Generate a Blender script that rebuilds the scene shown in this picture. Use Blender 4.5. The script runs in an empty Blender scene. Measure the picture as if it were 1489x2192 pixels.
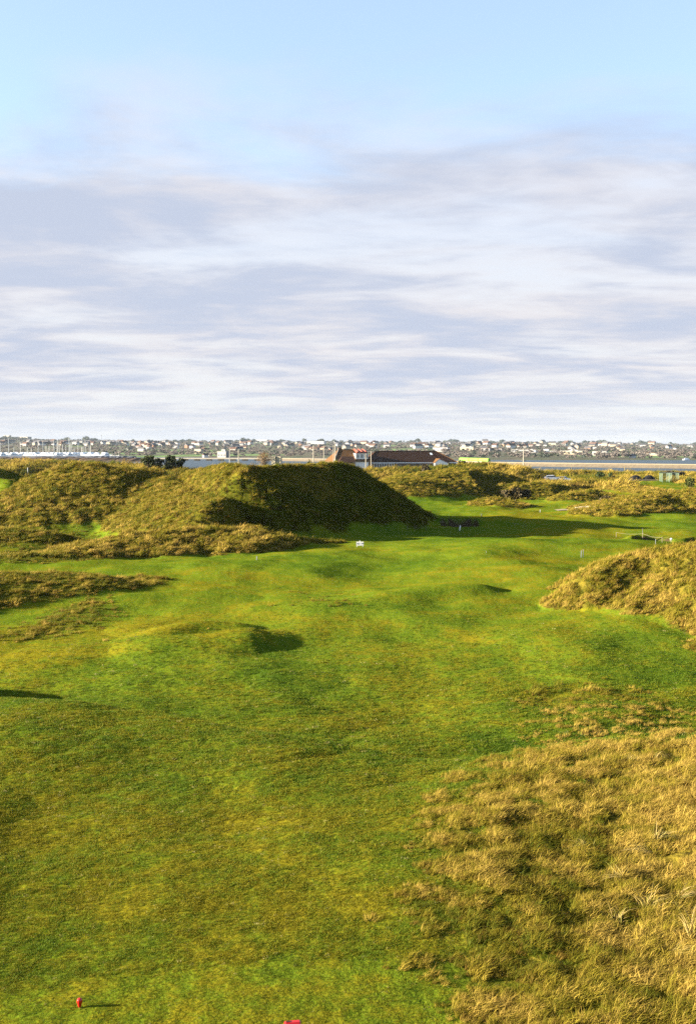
import bpy, bmesh, math, random
import numpy as np
from mathutils import Vector, Matrix

R = math.radians
rng = np.random.default_rng(11)
random.seed(11)
SC = bpy.context.scene
COL = SC.collection

# ------------------------------------------------------------------ camera
F, CX, CY, HOR, CZ = 2300.0, 744.5, 1096.0, 958.0, 9.0
PITCH = math.atan((CY - HOR) / F)
cam_d = bpy.data.cameras.new('camera')
cam = bpy.data.objects.new('camera', cam_d)
COL.objects.link(cam)
cam.location = (0, 0, CZ)
cam.rotation_euler = (R(90) - PITCH, 0, 0)
cam_d.sensor_fit = 'VERTICAL'
cam_d.sensor_height = 36.0
cam_d.lens = 36.0 * F / 2192.0
cam_d.clip_start = 0.1
cam_d.clip_end = 30000
SC.camera = cam

# ------------------------------------------------------------------ sun, sky, exposure
SUN_EL = R(12.0)
SUN_DIR = Vector((-math.cos(R(4)), -math.sin(R(4)), 0)) * math.cos(SUN_EL) + Vector((0, 0, math.sin(SUN_EL)))
sun_d = bpy.data.lights.new('sun', 'SUN')
sun_d.energy = 5.0
sun_d.angle = R(0.5)
sun_d.color = (1.0, 0.87, 0.66)
sun = bpy.data.objects.new('sun', sun_d)
COL.objects.link(sun)
sun.rotation_euler = SUN_DIR.to_track_quat('Z', 'Y').to_euler()
sun.location = (-60, 0, 60)

EXPOSURE = 3.3
SKY_STRENGTH = 0.05
SC.view_settings.view_transform = 'Standard'
SC.view_settings.look = 'None'
SC.view_settings.exposure = EXPOSURE
SC.view_settings.gamma = 1.0
SC.view_settings.use_curve_mapping = False
SC.cycles.max_bounces = 6
SC.cycles.diffuse_bounces = 3
SC.cycles.volume_bounces = 1
SC.cycles.use_denoising = False
SC.cycles.sample_clamp_direct = 0.12
SC.cycles.sample_clamp_indirect = 0.1
SC.cycles.use_adaptive_sampling = True
SC.cycles.adaptive_threshold = 0.006


class NT:
    """small helper around a node tree"""
    def __init__(self, tree):
        self.t = tree

    def n(self, kind, **kw):
        nd = self.t.nodes.new(kind)
        for k, v in kw.items():
            if k == 'ins':
                for s, val in v.items():
                    sock = nd.inputs[s]
                    if hasattr(val, 'is_output') or isinstance(val, bpy.types.NodeSocket):
                        self.t.links.new(val, sock)
                    else:
                        sock.default_value = val
            else:
                setattr(nd, k, v)
        return nd

    def math(self, op, a, b=None, c=None, clamp=False):
        nd = self.t.nodes.new('ShaderNodeMath')
        nd.operation = op
        nd.use_clamp = clamp
        for i, v in enumerate((a, b, c)):
            if v is None:
                continue
            if isinstance(v, bpy.types.NodeSocket):
                self.t.links.new(v, nd.inputs[i])
            else:
                nd.inputs[i].default_value = v
        return nd.outputs[0]

    def mix(self, fac, a, b, mode='MIX'):
        nd = self.t.nodes.new('ShaderNodeMix')
        nd.data_type = 'RGBA'
        nd.blend_type = mode
        nd.clamp_factor = True
        for sock, v in ((nd.inputs[0], fac), (nd.inputs[6], a), (nd.inputs[7], b)):
            if isinstance(v, bpy.types.NodeSocket):
                self.t.links.new(v, sock)
            else:
                sock.default_value = (*v, 1) if isinstance(v, tuple) and len(v) == 3 else v
        return nd.outputs[2]

    def smooth(self, v, lo, hi, a=0.0, b=1.0):
        nd = self.t.nodes.new('ShaderNodeMapRange')
        nd.interpolation_type = 'SMOOTHSTEP'
        self.t.links.new(v, nd.inputs[0])
        nd.inputs[1].default_value = lo
        nd.inputs[2].default_value = hi
        nd.inputs[3].default_value = a
        nd.inputs[4].default_value = b
        return nd.outputs[0]

    def noise(self, vec, scale, detail=4, rough=0.55, dist=0.0, off=None):
        nd = self.t.nodes.new('ShaderNodeTexNoise')
        nd.inputs['Scale'].default_value = scale
        nd.inputs['Detail'].default_value = detail
        nd.inputs['Roughness'].default_value = rough
        nd.inputs['Distortion'].default_value = dist
        if off is not None:
            m = self.t.nodes.new('ShaderNodeMapping')
            m.inputs['Location'].default_value = off
            self.t.links.new(vec, m.inputs['Vector'])
            vec = m.outputs[0]
        self.t.links.new(vec, nd.inputs['Vector'])
        return nd.outputs['Fac']


world = bpy.data.worlds.new('World')
SC.world = world
world.use_nodes = True
wt = world.node_tree
wt.nodes.clear()
W = NT(wt)
sky = W.n('ShaderNodeTexSky', sky_type='NISHITA')
sky.sun_disc = False
sky.sun_elevation = SUN_EL
sky.sun_rotation = math.atan2(SUN_DIR.x, SUN_DIR.y)
sky.altitude = 10
sky.air_density = 0.72
sky.dust_density = 0.5
sky.ozone_density = 1.0
tc = W.n('ShaderNodeTexCoord')
sep = W.n('ShaderNodeSeparateXYZ', ins={0: tc.outputs['Generated']})
dz = W.math('MAXIMUM', sep.outputs[2], 0.0)
den = W.math('ADD', dz, 0.06)
# a flat layer of stratus, seen in perspective: position on the layer = direction / height
lx = W.math('DIVIDE', sep.outputs[0], den)
ly = W.math('DIVIDE', sep.outputs[1], den)
lay = W.n('ShaderNodeCombineXYZ', ins={0: W.math('MULTIPLY', lx, 0.8), 1: ly, 2: 0.0}).outputs[0]
big = W.noise(lay, 0.75, 4, 0.55, 0.6, (3.1, 0.7, 0))
mid = W.noise(lay, 1.25, 6, 0.56, 0.6, (7.7, 4.2, 1.3))
fine = W.noise(lay, 5.0, 6, 0.62, 0.3, (1.7, 9.2, 5.3))
edge = W.noise(lay, 1.0, 7, 0.62, 0.4, (15.2, 2.0, 8.0))
# the bank lies ahead (+y); its near edge is ragged
bank = W.smooth(W.math('ADD', ly, W.math('MULTIPLY', W.math('SUBTRACT', edge, 0.5), 2.0)), 2.4, 3.35)
dens = W.math('ADD', W.math('MULTIPLY', big, 0.65), W.math('ADD', W.math('MULTIPLY', mid, 0.45), W.math('MULTIPLY', fine, 0.20)))
cover = W.smooth(dens, 0.50, 0.68)
cover = W.math('MULTIPLY', W.math('MULTIPLY_ADD', cover, 0.30, 0.66), bank)
shade = W.smooth(W.math('ADD', W.math('MULTIPLY', mid, 0.6), W.math('ADD', W.math('MULTIPLY', big, 0.25), W.math('MULTIPLY', fine, 0.18))), 0.42, 0.62)
K = 1.0 / (2 ** EXPOSURE) / SKY_STRENGTH
def k3(c):
    return tuple(v * K for v in c)
lit_c, dark_c = k3((0.84, 0.81, 0.84)), k3((0.57, 0.63, 0.78))
cloud = W.mix(shade, lit_c, dark_c)
low = W.smooth(dz, 0.004, 0.075, 1.0, 0.0)
cloud = W.mix(W.math('MULTIPLY', low, 0.65), cloud, k3((0.85, 0.87, 0.90)))
# clear air between and above the clouds: the physical sky, paler through thin veil
clear = W.mix(0.45, sky.outputs[0], k3((0.64, 0.78, 0.94)))
gap = W.mix(W.smooth(dz, 0.05, 0.28, 0.8, 0.0), clear, k3((0.88, 0.92, 0.95)))
col = W.mix(cover, gap, cloud)
bg = W.n('ShaderNodeBackground', ins={'Color': col, 'Strength': SKY_STRENGTH})
wo = W.n('ShaderNodeOutputWorld', ins={'Surface': bg.outputs[0]})


# ------------------------------------------------------------------ pixel helpers (photograph px -> real place)
def ray(px, py):
    a, b = (px - CX) / F, (CY - py) / F
    return Vector((a, math.cos(PITCH) + b * math.sin(PITCH), -math.sin(PITCH) + b * math.cos(PITCH)))

def at(px, py, d):
    r = ray(px, py)
    return Vector((0, 0, CZ)) + r * (d / r.y)

def at_z(px, py, z=0.0):
    r = ray(px, py)
    return Vector((0, 0, CZ)) + r * ((z - CZ) / r.z)

# ------------------------------------------------------------------ noise in numpy
_perm = np.random.default_rng(5).permutation(4096)
_gr = np.random.default_rng(6).uniform(0, 2 * np.pi, 4096)
_gx, _gy = np.cos(_gr), np.sin(_gr)

def gnoise(x, y, seed=0):
    xi, yi = np.floor(x).astype(np.int64), np.floor(y).astype(np.int64)
    xf, yf = x - xi, y - yi
    u, v = xf * xf * xf * (xf * (xf * 6 - 15) + 10), yf * yf * yf * (yf * (yf * 6 - 15) + 10)
    def g(ix, iy, dx, dy):
        h = _perm[(_perm[(ix + seed * 57) & 4095] + iy) & 4095]
        return _gx[h] * dx + _gy[h] * dy
    a = g(xi, yi, xf, yf); b = g(xi + 1, yi, xf - 1, yf)
    c = g(xi, yi + 1, xf, yf - 1); d = g(xi + 1, yi + 1, xf - 1, yf - 1)
    return ((a + u * (b - a)) * (1 - v) + (c + u * (d - c)) * v) * 1.5

def fbm(x, y, oct=3, seed=0):
    s, a, t = 0, 1.0, 0.0
    for o in range(oct):
        s = s + a * gnoise(x * 2 ** o, y * 2 ** o, seed + o * 3)
        t += a; a *= 0.5
    return s / t

def sstep(a, b, x):
    t = np.clip((x - a) / (b - a), 0, 1)
    return t * t * (3 - 2 * t)

# ------------------------------------------------------------------ terrain: ridges and mounds
# each: crest points (px, py, distance, width far side, width near side), profile far/near (a, b), roughness, dryness
RIDGES = []
def ridge(pts, rough, dry, prof_far=(2, 2), prof_near=(2, 2), end0=None, end1=None, cut=.95):
    P = []
    for (px, py, d, wf, wn) in pts:
        p = at(px, py, d)
        P.append((p.x, p.y, p.z - (0.38 if rough > .5 and d > 80 else 0.25 if rough > .5 and d > 55 else 0.0), wf, wn))
    ridge_w(P, rough, dry, prof_far, prof_near, end0, end1, cut)

def hump(pts, rough, dry, prof_far=(2, 2), prof_near=(2, 2), end0=None, end1=None):
    P = []
    for (px, d, h, wf, wn) in pts:
        x = (px - CX) / F * d
        P.append((x, d, float(base(np.array([x]), np.array([d]))[0]) + h, wf, wn))
    ridge_w(P, rough, dry, prof_far, prof_near, end0, end1)

def ridge_w(P, rough, dry, prof_far=(2, 2), prof_near=(2, 2), end0=None, end1=None, cut=.95):
    P = np.array(P, float)
    Q = [P[0]]
    n = len(P)
    for i in range(n - 1):
        p0, p1, p2, p3 = P[max(i - 1, 0)], P[i], P[i + 1], P[min(i + 2, n - 1)]
        for t in (0.25, 0.5, 0.75, 1.0):
            Q.append(0.5 * (2 * p1 + (p2 - p0) * t + (2 * p0 - 5 * p1 + 4 * p2 - p3) * t * t + (3 * p1 - p0 - 3 * p2 + p3) * t ** 3))
    RIDGES.append((np.array(Q), rough, dry, prof_far, prof_near, end0, end1, cut))

def base(x, y):
    r = np.hypot(x, y)
    z = 7.4 * sstep(13.0, 1.0, r)
    s = y - np.interp(x, BROW[:, 0], BROW[:, 1])
    z = z - 0.95 * sstep(0, 3.2, s) * (1 - sstep(6, 32, s))
    und = 0.42 * gnoise(x / 11 + 3.3, y / 13 + 1.2, 1) + 0.15 * gnoise(x / 4.2, y / 5.0, 2) + 0.035 * gnoise(x / 1.7, y / 1.9, 8)
    und = und - 0.045 * np.clip(1 - np.abs(gnoise(x / 8 + 4, y / 4.5, 9)) * 5, 0, 1) ** 2 * sstep(22, 30, y)
    z = z + und * sstep(15, 22, r)
    z = z + 0.35 * gnoise(x / 27 + 8, y / 30, 3) * sstep(45, 90, y)
    # rough hill at the lower right: rises to the right, falls away behind its crest
    tt = y - (30.6 - .24 * (x - 3) + .5 * gnoise(x / 4, y / 9, 97))
    fy = np.where(tt < 0, 1 - .45 * sstep(0, 16, -tt), np.clip(1 - (np.maximum(tt, 0) / 4.4) ** 2, 0, 1) ** 1.6)
    z = z + 2.3 * sstep(0.5, 18, x) * fy * sstep(4, 12, r)
    # soft crown of the fairway in front of the sign, dropping behind it
    z = z + 0.35 * np.exp(-((y - 93) / 9) ** 2) * sstep(-14, -4, x) - 0.25 * sstep(98, 106, y) * (1 - sstep(130, 150, y))
    z = z - 1.0 * sstep(230, 330, y) - 1.2 * sstep(330, 470, y)
    shore = 545 + 50 * sstep(40, -120, x) + 12 * gnoise(x / 40, y / 60, 4)
    z = z - 5.0 * sstep(-70, 45, y - shore)
    return z

b_px = [(-400, 1470), (0, 1500), (130, 1515), (250, 1528), (400, 1551), (480, 1570), (600, 1590), (750, 1606), (850, 1626), (960, 1640), (1500, 1640), (2200, 1640)]
BROW = np.array([[at_z(*p).x, at_z(*p).y] for p in b_px])

# big lit dune on the left
ridge([(-20, 1062, 128, 14, 16), (60, 1022, 130, 16, 20), (120, 998, 132, 18, 22), (180, 990, 134, 18, 23), (260, 996, 137, 18, 22), (320, 1002, 138, 16, 20), (347, 1007, 138, 10, 14)],
      1, .50, (1.6, 1.3), (1.5, 1.25), 12, 3.2, .82)
# middle hill joining the dark ridge
ridge([(392, 1018, 140, 14, 8), (440, 999, 130, 16, 8), (500, 993, 114, 14, 7)], 1, .45, (1.6, 1.4), (1.6, 1.3), 8, 6)
# the dark ridge: runs away to the right, steep face towards the right
ridge([(520, 1003, 109, 6, 8.0), (534, 995, 111, 8, 8.6), (575, 993, 114, 12, 9.0), (640, 990, 118, 16, 9.2), (700, 989, 121.5, 17, 9.4), (738, 990, 124, 17, 9.4), (768, 1005, 128, 15, 9.2), (792, 1023, 133, 13, 8.0), (836, 1056, 141, 9, 6), (884, 1098, 150, 5, 3)],
      1, .2, (1.6, 1.4), (1.15, 0.95), 3, 3)
# low spur with a broken scarp
ridge([(338, 1010, 137, 6, 15), (375, 1027, 128, 5, 14), (415, 1045, 118, 4.2, 12), (455, 1058, 109, 3.6, 10), (482, 1063, 104, 3.0, 7)], 1, .45, (1.2, .9), (1.7, 1.4), 10, 1.8, .84)
# two scraps in front of the scarp
#ridge([(515, 1092, 107, 3, 4), (530, 1096, 106, 3, 4)], 1, .5, (2, 1.6), (2, 1.6), 2.5, 2.2)
ridge([(535, 1122, 101, 2.2, 3), (550, 1124, 101, 2.2, 3)], 1, .6, (2, 1.3), (2, 1.3), 2.5, 1.6)
# front lit mound
ridge([(215, 1160, 93, 7, 6), (280, 1140, 95, 8, 8), (370, 1130, 97, 7, 8), (450, 1125, 98, 7, 8), (530, 1131, 97, 6, 7.5), (580, 1141, 96, 6, 7)], 1, .60, (1.8, 1.6), (1.7, 1.5), 6, 2.6)
ridge([(690, 1160, 101, 2.0, 2.0), (712, 1163, 101, 1.6, 1.6)], .7, .3, (2, 1.5), (2, 1.5), 3, 1.4)
# hummocks at the left edge
ridge([(-90, 1120, 105, 6, 6), (40, 1127, 104, 6, 6), (105, 1134, 103, 5, 5)], .75, .4, (1.8, 1.5), (1.8, 1.5), 8, 2.8)
ridge([(-90, 1083, 122, 7, 7), (40, 1090, 122, 7, 7), (95, 1099, 121, 6, 6)], .75, .4, (1.8, 1.5), (1.8, 1.5), 8, 4)
ridge([(-150, 1030, 128, 12, 12), (-35, 1058, 126, 8, 8)], .8, .3, (1.8, 1.5), (1.8, 1.5), 12, 5)
ridge([(-330, 960, 182, 16, 14), (-120, 982, 178, 14, 12), (-20, 1001, 175, 12, 10)], .5, .25, (1.8, 1.5), (1.7, 1.4), 20, 12)
ridge([(-330, 1000, 160, 10, 10), (-20, 1022, 152, 6, 6), (20, 1030, 150, 5, 5)], .3, .2, (1.8, 1.5), (1.7, 1.4), 20, 4)
ridge([(50, 1188, 88, 2, 2.4), (130, 1188, 88, 2, 2.4)], .8, .3, (2, 1.5), (2, 1.5), 4, 2)
ridge([(-140, 1232, 65, 6, 6), (60, 1226, 69, 6, 7), (180, 1223, 71, 5.5, 6.5), (235, 1231, 72, 4.5, 5), (275, 1242, 73, 3.5, 3.5)], .52, .45, (1.9, 1.6), (1.9, 1.6), 10, 3.0)
# fairway hummock with its black lee side, and the low ridge behind it
hump([(230, 51, .15, 3.0, 4.0), (320, 51.3, .38, 2.6, 4.2), (420, 51.8, .52, 2.4, 4.4), (490, 52.3, .58, 2.6, 4.2), (525, 52.6, .60, 2.6, 3.6), (548, 52.7, .52, 2.4, 3.0), (566, 52.8, .36, 2.2, 2.4)], .04, .3, (2, 2), (2, 2), 6, 1.8)
hump([(285, 52.5, .2, 1.8, 1.8), (360, 54, .45, 2.0, 2.0), (430, 55, .5, 2.2, 2.0), (495, 55.3, .4, 1.6, 1.6)], .14, .45, (2, 1.6), (2, 1.6), 3, 1.8)
ridge([(-190, 1444, 42.4, 3, 3), (-80, 1454, 43, 2.4, 2.4)], .2, .1, (2, 1.6), (2, 1.6), 5, 1.5)
hump([(870, 64, .2, 3, 3), (960, 66, .42, 3.4, 3.6), (1018, 66.5, .40, 2.6, 3.0)], .05, .4, (2, 2), (2, 2), 5, 2.6)
ridge([(700, 1272, 66, 2, 2.4), (765, 1270, 66, 1.6, 2.0)], .15, .2, (2, 1.6), (2, 1.6), 4, 1.2)
ridge([(690, 1288, 61.5, 1.6, 2), (775, 1287, 61.5, 1.4, 1.8)], .2, .2, (2, 1.6), (2, 1.6), 4, 1.3)
# right-hand mound
ridge([(1235, 1244, 61, 2.5, 2.5), (1270, 1224, 61, 3.5, 3.5), (1310, 1206, 62, 5, 5), (1360, 1188, 63, 6, 6), (1420, 1173, 63, 7, 7), (1489, 1163, 62, 8, 8), (1640, 1152, 60, 10, 10)], 1, .62, (1.9, 1.5), (1.7, 1.5), 2.2, 14)
ridge_w([(20, 61, 2.4, 9, 7.5), (24, 57.5, 3.0, 11, 9.5), (27, 52, 3.0, 12, 11.5), (28.5, 45, 2.4, 12, 11.5)], 1, .66, (1.9, 1.5), (1.7, 1.4), 7, 9)
# dunes beyond the green, right
ridge([(835, 1028, 184, 14, 14), (890, 1014, 194, 16, 20), (940, 1006, 200, 18, 25), (985, 1000, 203, 18, 27), (1035, 1003, 203, 18, 24), (1058, 1012, 200, 14, 16)], 1, .46, (1.7, 1.4), (1.5, 1.3), 12, 5, .8)
ridge([(1085, 1037, 192, 9, 8), (1140, 1030, 196, 10, 11), (1200, 1036, 196, 9, 11), (1232, 1046, 194, 7, 7)], 1, .45, (1.7, 1.4), (1.6, 1.3), 5, 6)
ridge([(1062, 1062, 166, 4, 6), (1102, 1070, 164, 4, 6)], 1, .5, (1.7, 1.4), (1.6, 1.3), 5, 3)
ridge([(1225, 1052, 176, 5, 6), (1262, 1046, 180, 6, 7), (1308, 1056, 178, 5, 6)], 1, .5, (1.7, 1.4), (1.6, 1.3), 5, 5)
ridge([(1268, 1078, 157, 4, 5), (1300, 1074, 158, 4, 5)], 1, .6, (1.7, 1.4), (1.6, 1.3), 4, 4)
ridge([(1305, 1086, 146, 6, 5), (1345, 1066, 152, 8, 8), (1400, 1052, 158, 9, 11), (1489, 1044, 160, 10, 14), (1650, 1036, 160, 11, 16)], 1, .55, (1.7, 1.4), (1.6, 1.3), 5, 12)
ridge([(1180, 1033, 232, 5, 5), (1280, 1030, 240, 6, 6), (1400, 1044, 215, 5, 5)], 1, .7, (1.7, 1.4), (1.6, 1.3), 6, 6)
# dunes in front of the clubhouse and along the shore
ridge([(690, 1006, 300, 20, 24), (790, 1004, 300, 20, 24), (900, 1001, 305, 20, 22), (985, 995, 310, 20, 22), (1040, 991, 310, 18, 20), (1100, 1000, 300, 16, 16)], 1, .85, (1.8, 1.5), (1.7, 1.4), 20, 14)
ridge([(-300, 984, 350, 30, 60), (60, 986, 350, 30, 60), (220, 989, 345, 26, 50), (330, 996, 330, 20, 30)], .8, .9, (1.8, 1.5), (1.7, 1.4), 40, 20)
ridge([(330, 998, 270, 20, 25), (430, 1004, 260, 20, 20)], .6, .4, (1.8, 1.5), (1.7, 1.4), 20, 14)
ridge([(1130, 1010, 380, 12, 14), (1240, 1008, 400, 12, 14), (1330, 1012, 400, 12, 14), (1489, 1015, 400, 12, 14), (1700, 1015, 400, 12, 14)], 1, .85, (1.8, 1.5), (1.7, 1.4), 14, 14)

# bunkers: (x, y, rx, ry, depth, rotation)
def bunker_at(px, py, d):
    p = at(px, py, d); return p.x, p.y
BUNKERS = [(*bunker_at(984, 1121, 126), 2.4, 2.8, 1.2, .6), (*bunker_at(1398, 1149, 107), 2.1, 1.7, 1.0, 0.42), (*bunker_at(1506, 1150, 107), 1.6, 1.9, .7, 0.3)]

def smax(a, b):
    m = np.maximum(a, b)
    k = 0.35 * np.clip(m, 0, 1) + 1e-6
    return m + np.maximum(k - np.abs(a - b), 0) ** 2 / (4 * k)

def terrain(x, y, relief=True):
    x = np.asarray(x, float).ravel(); y = np.asarray(y, float).ravel()
    zb = base(x, y)
    h = np.zeros_like(x); rough = np.zeros_like(x); dry = np.zeros_like(x)
    wob = 0.5 * gnoise(x / 6, y / 6, 12) + 0.25 * gnoise(x / 2.3, y / 2.3, 14)
    wob2 = 0.5 * gnoise(x / 5 + 31, y / 5, 15) + 0.3 * gnoise(x / 1.8 + 9, y / 1.8, 16)
    for P, ro, dr, pf, pn, e0, e1, cut in RIDGES:
        wm = max(P[:, 3:].max(), e0 or 0, e1 or 0) * 1.35
        sel = np.where((x > P[:, 0].min() - wm) & (x < P[:, 0].max() + wm) & (y > P[:, 1].min() - wm) & (y < P[:, 1].max() + wm))[0]
        if len(sel) == 0:
            continue
        X, Y = x[sel], y[sel]
        best = np.full(len(sel), 1e9); hh = np.zeros(len(sel)); u = np.full(len(sel), 9.0); nearside = np.zeros(len(sel), bool)
        pb = base(P[:, 0], P[:, 1])
        for i in range(len(P) - 1):
            a, b = P[i], P[i + 1]
            dx, dy = b[0] - a[0], b[1] - a[1]
            L2 = dx * dx + dy * dy
            tr = ((X - a[0]) * dx + (Y - a[1]) * dy) / L2
            t = np.clip(tr, 0, 1)
            qx, qy = X - (a[0] + t * dx), Y - (a[1] + t * dy)
            dist = np.hypot(qx, qy)
            near = (dx * (Y - a[1]) - dy * (X - a[0])) < 0
            wf, wn = a[3] + t * (b[3] - a[3]), a[4] + t * (b[4] - a[4])
            w = np.where(near, wn, wf)
            for ei, cond, ow in ((e0, (tr < 0) & (i == 0), -tr), (e1, (tr > 1) & (i == len(P) - 2), tr - 1)):
                if ei is not None:
                    along = ow * math.sqrt(L2)
                    frac = np.clip(along / np.maximum(dist, 1e-6), 0, 1)
                    w = np.where(cond, 1 / np.sqrt((frac / ei) ** 2 + (1 - frac ** 2) / w ** 2), w)
            uu = dist / w
            hc = (a[2] - pb[i]) + t * ((b[2] - pb[i + 1]) - (a[2] - pb[i]))
            upd = dist < best
            best = np.where(upd, dist, best)
            u = np.where(upd, uu, u); hh = np.where(upd, hc, hh); nearside = np.where(upd, near, nearside)
        uw = np.clip(u * (1 + (0.07 * ro if ro > .3 else 0.30) * wob[sel]), 0, 1)
        pa = np.where(nearside, pn[0], pf[0]); pbb = np.where(nearside, pn[1], pf[1])
        prof = np.clip(1 - uw ** pa, 0, 1) ** pbb
        h[sel] = smax(h[sel], np.maximum(hh, 0) * prof)
        m = sstep(cut + .05, cut - .12, u * (1 + 0.35 * wob[sel])) * ro
        dry[sel] = np.where(m > rough[sel], dr, dry[sel])
        rough[sel] = np.maximum(rough[sel], m)
    # rough patches on level ground
    for poly, ro, dr, soft in PATCHES:
        m = 0
        for ox, oy in ((0, 0), (1, .4), (-1, -.4), (.4, -1), (-.4, 1), (.5, .5), (-.5, -.5)):
            m = m + inside(poly, x + 1.3 * wob + ox * soft, y + 1.1 * wob2 + oy * soft * 1.3) / 7
        m = m * ro
        dry = np.where(m > rough, dr, dry)
        rough = np.maximum(rough, m)
    nearp = (y < 40) & (x > 0)
    dry = np.where(nearp & (rough > .02), np.clip(0.56 + 0.28 * sstep(3.0, 9.0, x + 2.0 * wob2) + 0.30 * wob, 0, 1), dry)
    rough = np.where(nearp, rough * np.clip(.82 + .18 * sstep(3.0, 8.0, x + 1.6 * wob2) + .25 * wob, .25, 1), rough)
    far = sstep(235, 300, y)
    fn = gnoise(x / 26, y / 60, 91) + .5 * gnoise(x / 9, y / 22, 93)
    far = far * sstep(-.62, -.15, fn)
    dry = np.where((far * .8 > rough) | (y > 235), np.clip(.52 + .55 * gnoise(x / 14, y / 40, 95), .1, .95), dry)
    rough = np.maximum(rough, far * .8)
    lawn = LAWN_F(x, y)
    rough = rough * (1 - lawn)
    z = zb + h
    sand = np.zeros_like(x)
    for (bx, by, rx, ry, dep, lip) in BUNKERS:
        q = np.hypot((x - bx) / rx, (y - by) / ry) * (1 + 0.12 * wob)
        z = z - dep * sstep(1.0, 0.72, q) + lip * np.exp(-((q - 1.18) / .30) ** 2) * sstep(-.1, .8, (y - by) / ry)
        sand = np.maximum(sand, sstep(0.97, 0.90, q - .10 * sstep(0, .6, (y - by) / ry)))
        rough = rough * sstep(0.9, 1.2, q)
    if relief:
        amp = rough * sstep(0.15, 0.8, rough)
        nd = np.hypot(x, y)
        cl = sstep(-0.25, 0.55, gnoise(x / 0.75 + 0.35 * wob, y / 0.62, 21))
        cl2 = sstep(-0.3, 0.5, gnoise(x / 1.9, y / 1.7, 23))
        cl3 = gnoise(x / 4.5, y / 4.5, 25)
        nearw = sstep(70, 40, nd)
        z = z + amp * (nearw * (0.07 * cl + 0.07 * cl2) + (1 - nearw) * (0.12 * cl + 0.20 * cl2 + 0.20 * cl3))
        z = z + (1 - rough) * (1 - sand) * 0.012 * gnoise(x / 0.35, y / 0.35, 31)
    return z, rough, dry, sand

def turf_tone(x, y):
    """0 deep green .. 0.5 green .. 1 olive-yellow: slow patches in the mown turf"""
    f = 0.46 + 0.34 * gnoise(x / 17 + 2, y / 15, 71) + 0.42 * fbm(x / 4.2 + .6 * gnoise(x / 6, y / 6, 77), y / 3.4, 3, 73) + 0.22 * gnoise(x / .8, y / .65, 79)
    return np.clip(f, 0, 1)

def inside(poly, x, y):
    r = np.zeros(len(x), bool)
    n = len(poly)
    for i in range(n):
        x0, y0 = poly[i]; x1, y1 = poly[(i + 1) % n]
        if y0 == y1:
            continue
        c = ((y0 > y) != (y1 > y)) & (x < (x1 - x0) * (y - y0) / (y1 - y0) + x0)
        r ^= c
    return r.astype(float)

PATCHES = []
_lw = [(at_z(px, py, -.6).x, at_z(px, py, -.6).y) for px, py in ((1140, 1026), (1420, 1027), (1470, 1040), (1400, 1043), (1250, 1033), (1140, 1031))]
def LAWN_F(x, y):
    return inside(_lw, x, y)
def patch(pix, ro, dr, soft=1.2, z=0.0):
    PATCHES.append(([(at_z(px, py, z).x, at_z(px, py, z).y) for px, py in pix], ro, dr, soft))
patch([(975, 1650), (965, 1760), (925, 1860), (890, 1950), (880, 2060), (960, 2140), (1010, 2260), (1100, 2700), (2200, 2700), (2200, 1660), (1500, 1650)], 1.0, .55, 1.1)
patch([(0, 1318), (120, 1290), (262, 1262), (268, 1300), (200, 1330), (60, 1345), (-200, 1350)], .42, .35)
patch([(1080, 1430), (1300, 1420), (1489, 1460), (1700, 1480), (1700, 1550), (1489, 1545), (1250, 1570), (1130, 1540), (1060, 1480)], .30, .35)
patch([(-200, 1130), (220, 1120), (230, 1200), (80, 1208), (-200, 1212)], .35, .2)
patch([(200, 1060), (300, 1110), (520, 1115), (520, 1140), (200, 1135)], .55, .35)

# ---- ground mesh: rings round the viewpoint's dune, finer where the ground is seen close
def build_ground():
    fine_a = np.linspace(R(-21), R(21), 520)
    coarse = np.concatenate([np.linspace(R(21), R(50), 50)[1:], np.linspace(R(50), R(310), 40)[1:], np.linspace(R(310), R(339), 50)[1:-1]])
    ang = np.concatenate([fine_a, coarse])
    rad = [0.6]
    while rad[-1] < 760:
        r = rad[-1]
        step = 0.5 if r < 13 else max(0.085, r * 0.0062) if r < 220 else r * 0.011
        rad.append(r + step)
    rad = np.array(rad)
    na, nr = len(ang), len(rad)
    A, RR = np.meshgrid(ang, rad)
    X, Y = (RR * np.sin(A)).ravel(), (RR * np.cos(A)).ravel()
    z, rough, dry, sand = terrain(X, Y)
    co = np.column_stack([X, Y, z])
    co = np.vstack([co, [0, 0, float(terrain([0.], [0.])[0][0])]])
    i = np.arange(nr - 1)[:, None] * na; j = np.arange(na)[None, :]; j2 = (j + 1) % na
    quads = np.stack([i + j, i + j2, i + na + j2, i + na + j], -1).reshape(-1, 4)[:, ::-1]
    tris = np.stack([np.full(na, len(co) - 1), j2[0], j[0]], -1)[:, ::-1]
    me = bpy.data.meshes.new('ground')
    nq, nt = len(quads), len(tris)
    me.vertices.add(len(co)); me.vertices.foreach_set('co', co.ravel())
    me.loops.add(nq * 4 + nt * 3)
    me.loops.foreach_set('vertex_index', np.concatenate([quads.ravel(), tris.ravel()]).astype(np.int32))
    me.polygons.add(nq + nt)
    starts = np.concatenate([np.arange(nq) * 4, nq * 4 + np.arange(nt) * 3]).astype(np.int32)
    me.polygons.foreach_set('loop_start', starts)
    me.update(calc_edges=True)
    me.polygons.foreach_set('use_smooth', np.ones(nq + nt, bool))
    for nm, arr in (('rough', rough), ('dry', dry), ('sand', sand), ('tone', turf_tone(X, Y))):
        at_ = me.attributes.new(nm, 'FLOAT', 'POINT')
        at_.data.foreach_set('value', np.append(arr, 0).astype(np.float32))
    print('ground verts', len(co), nr, na)
    return me

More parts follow.
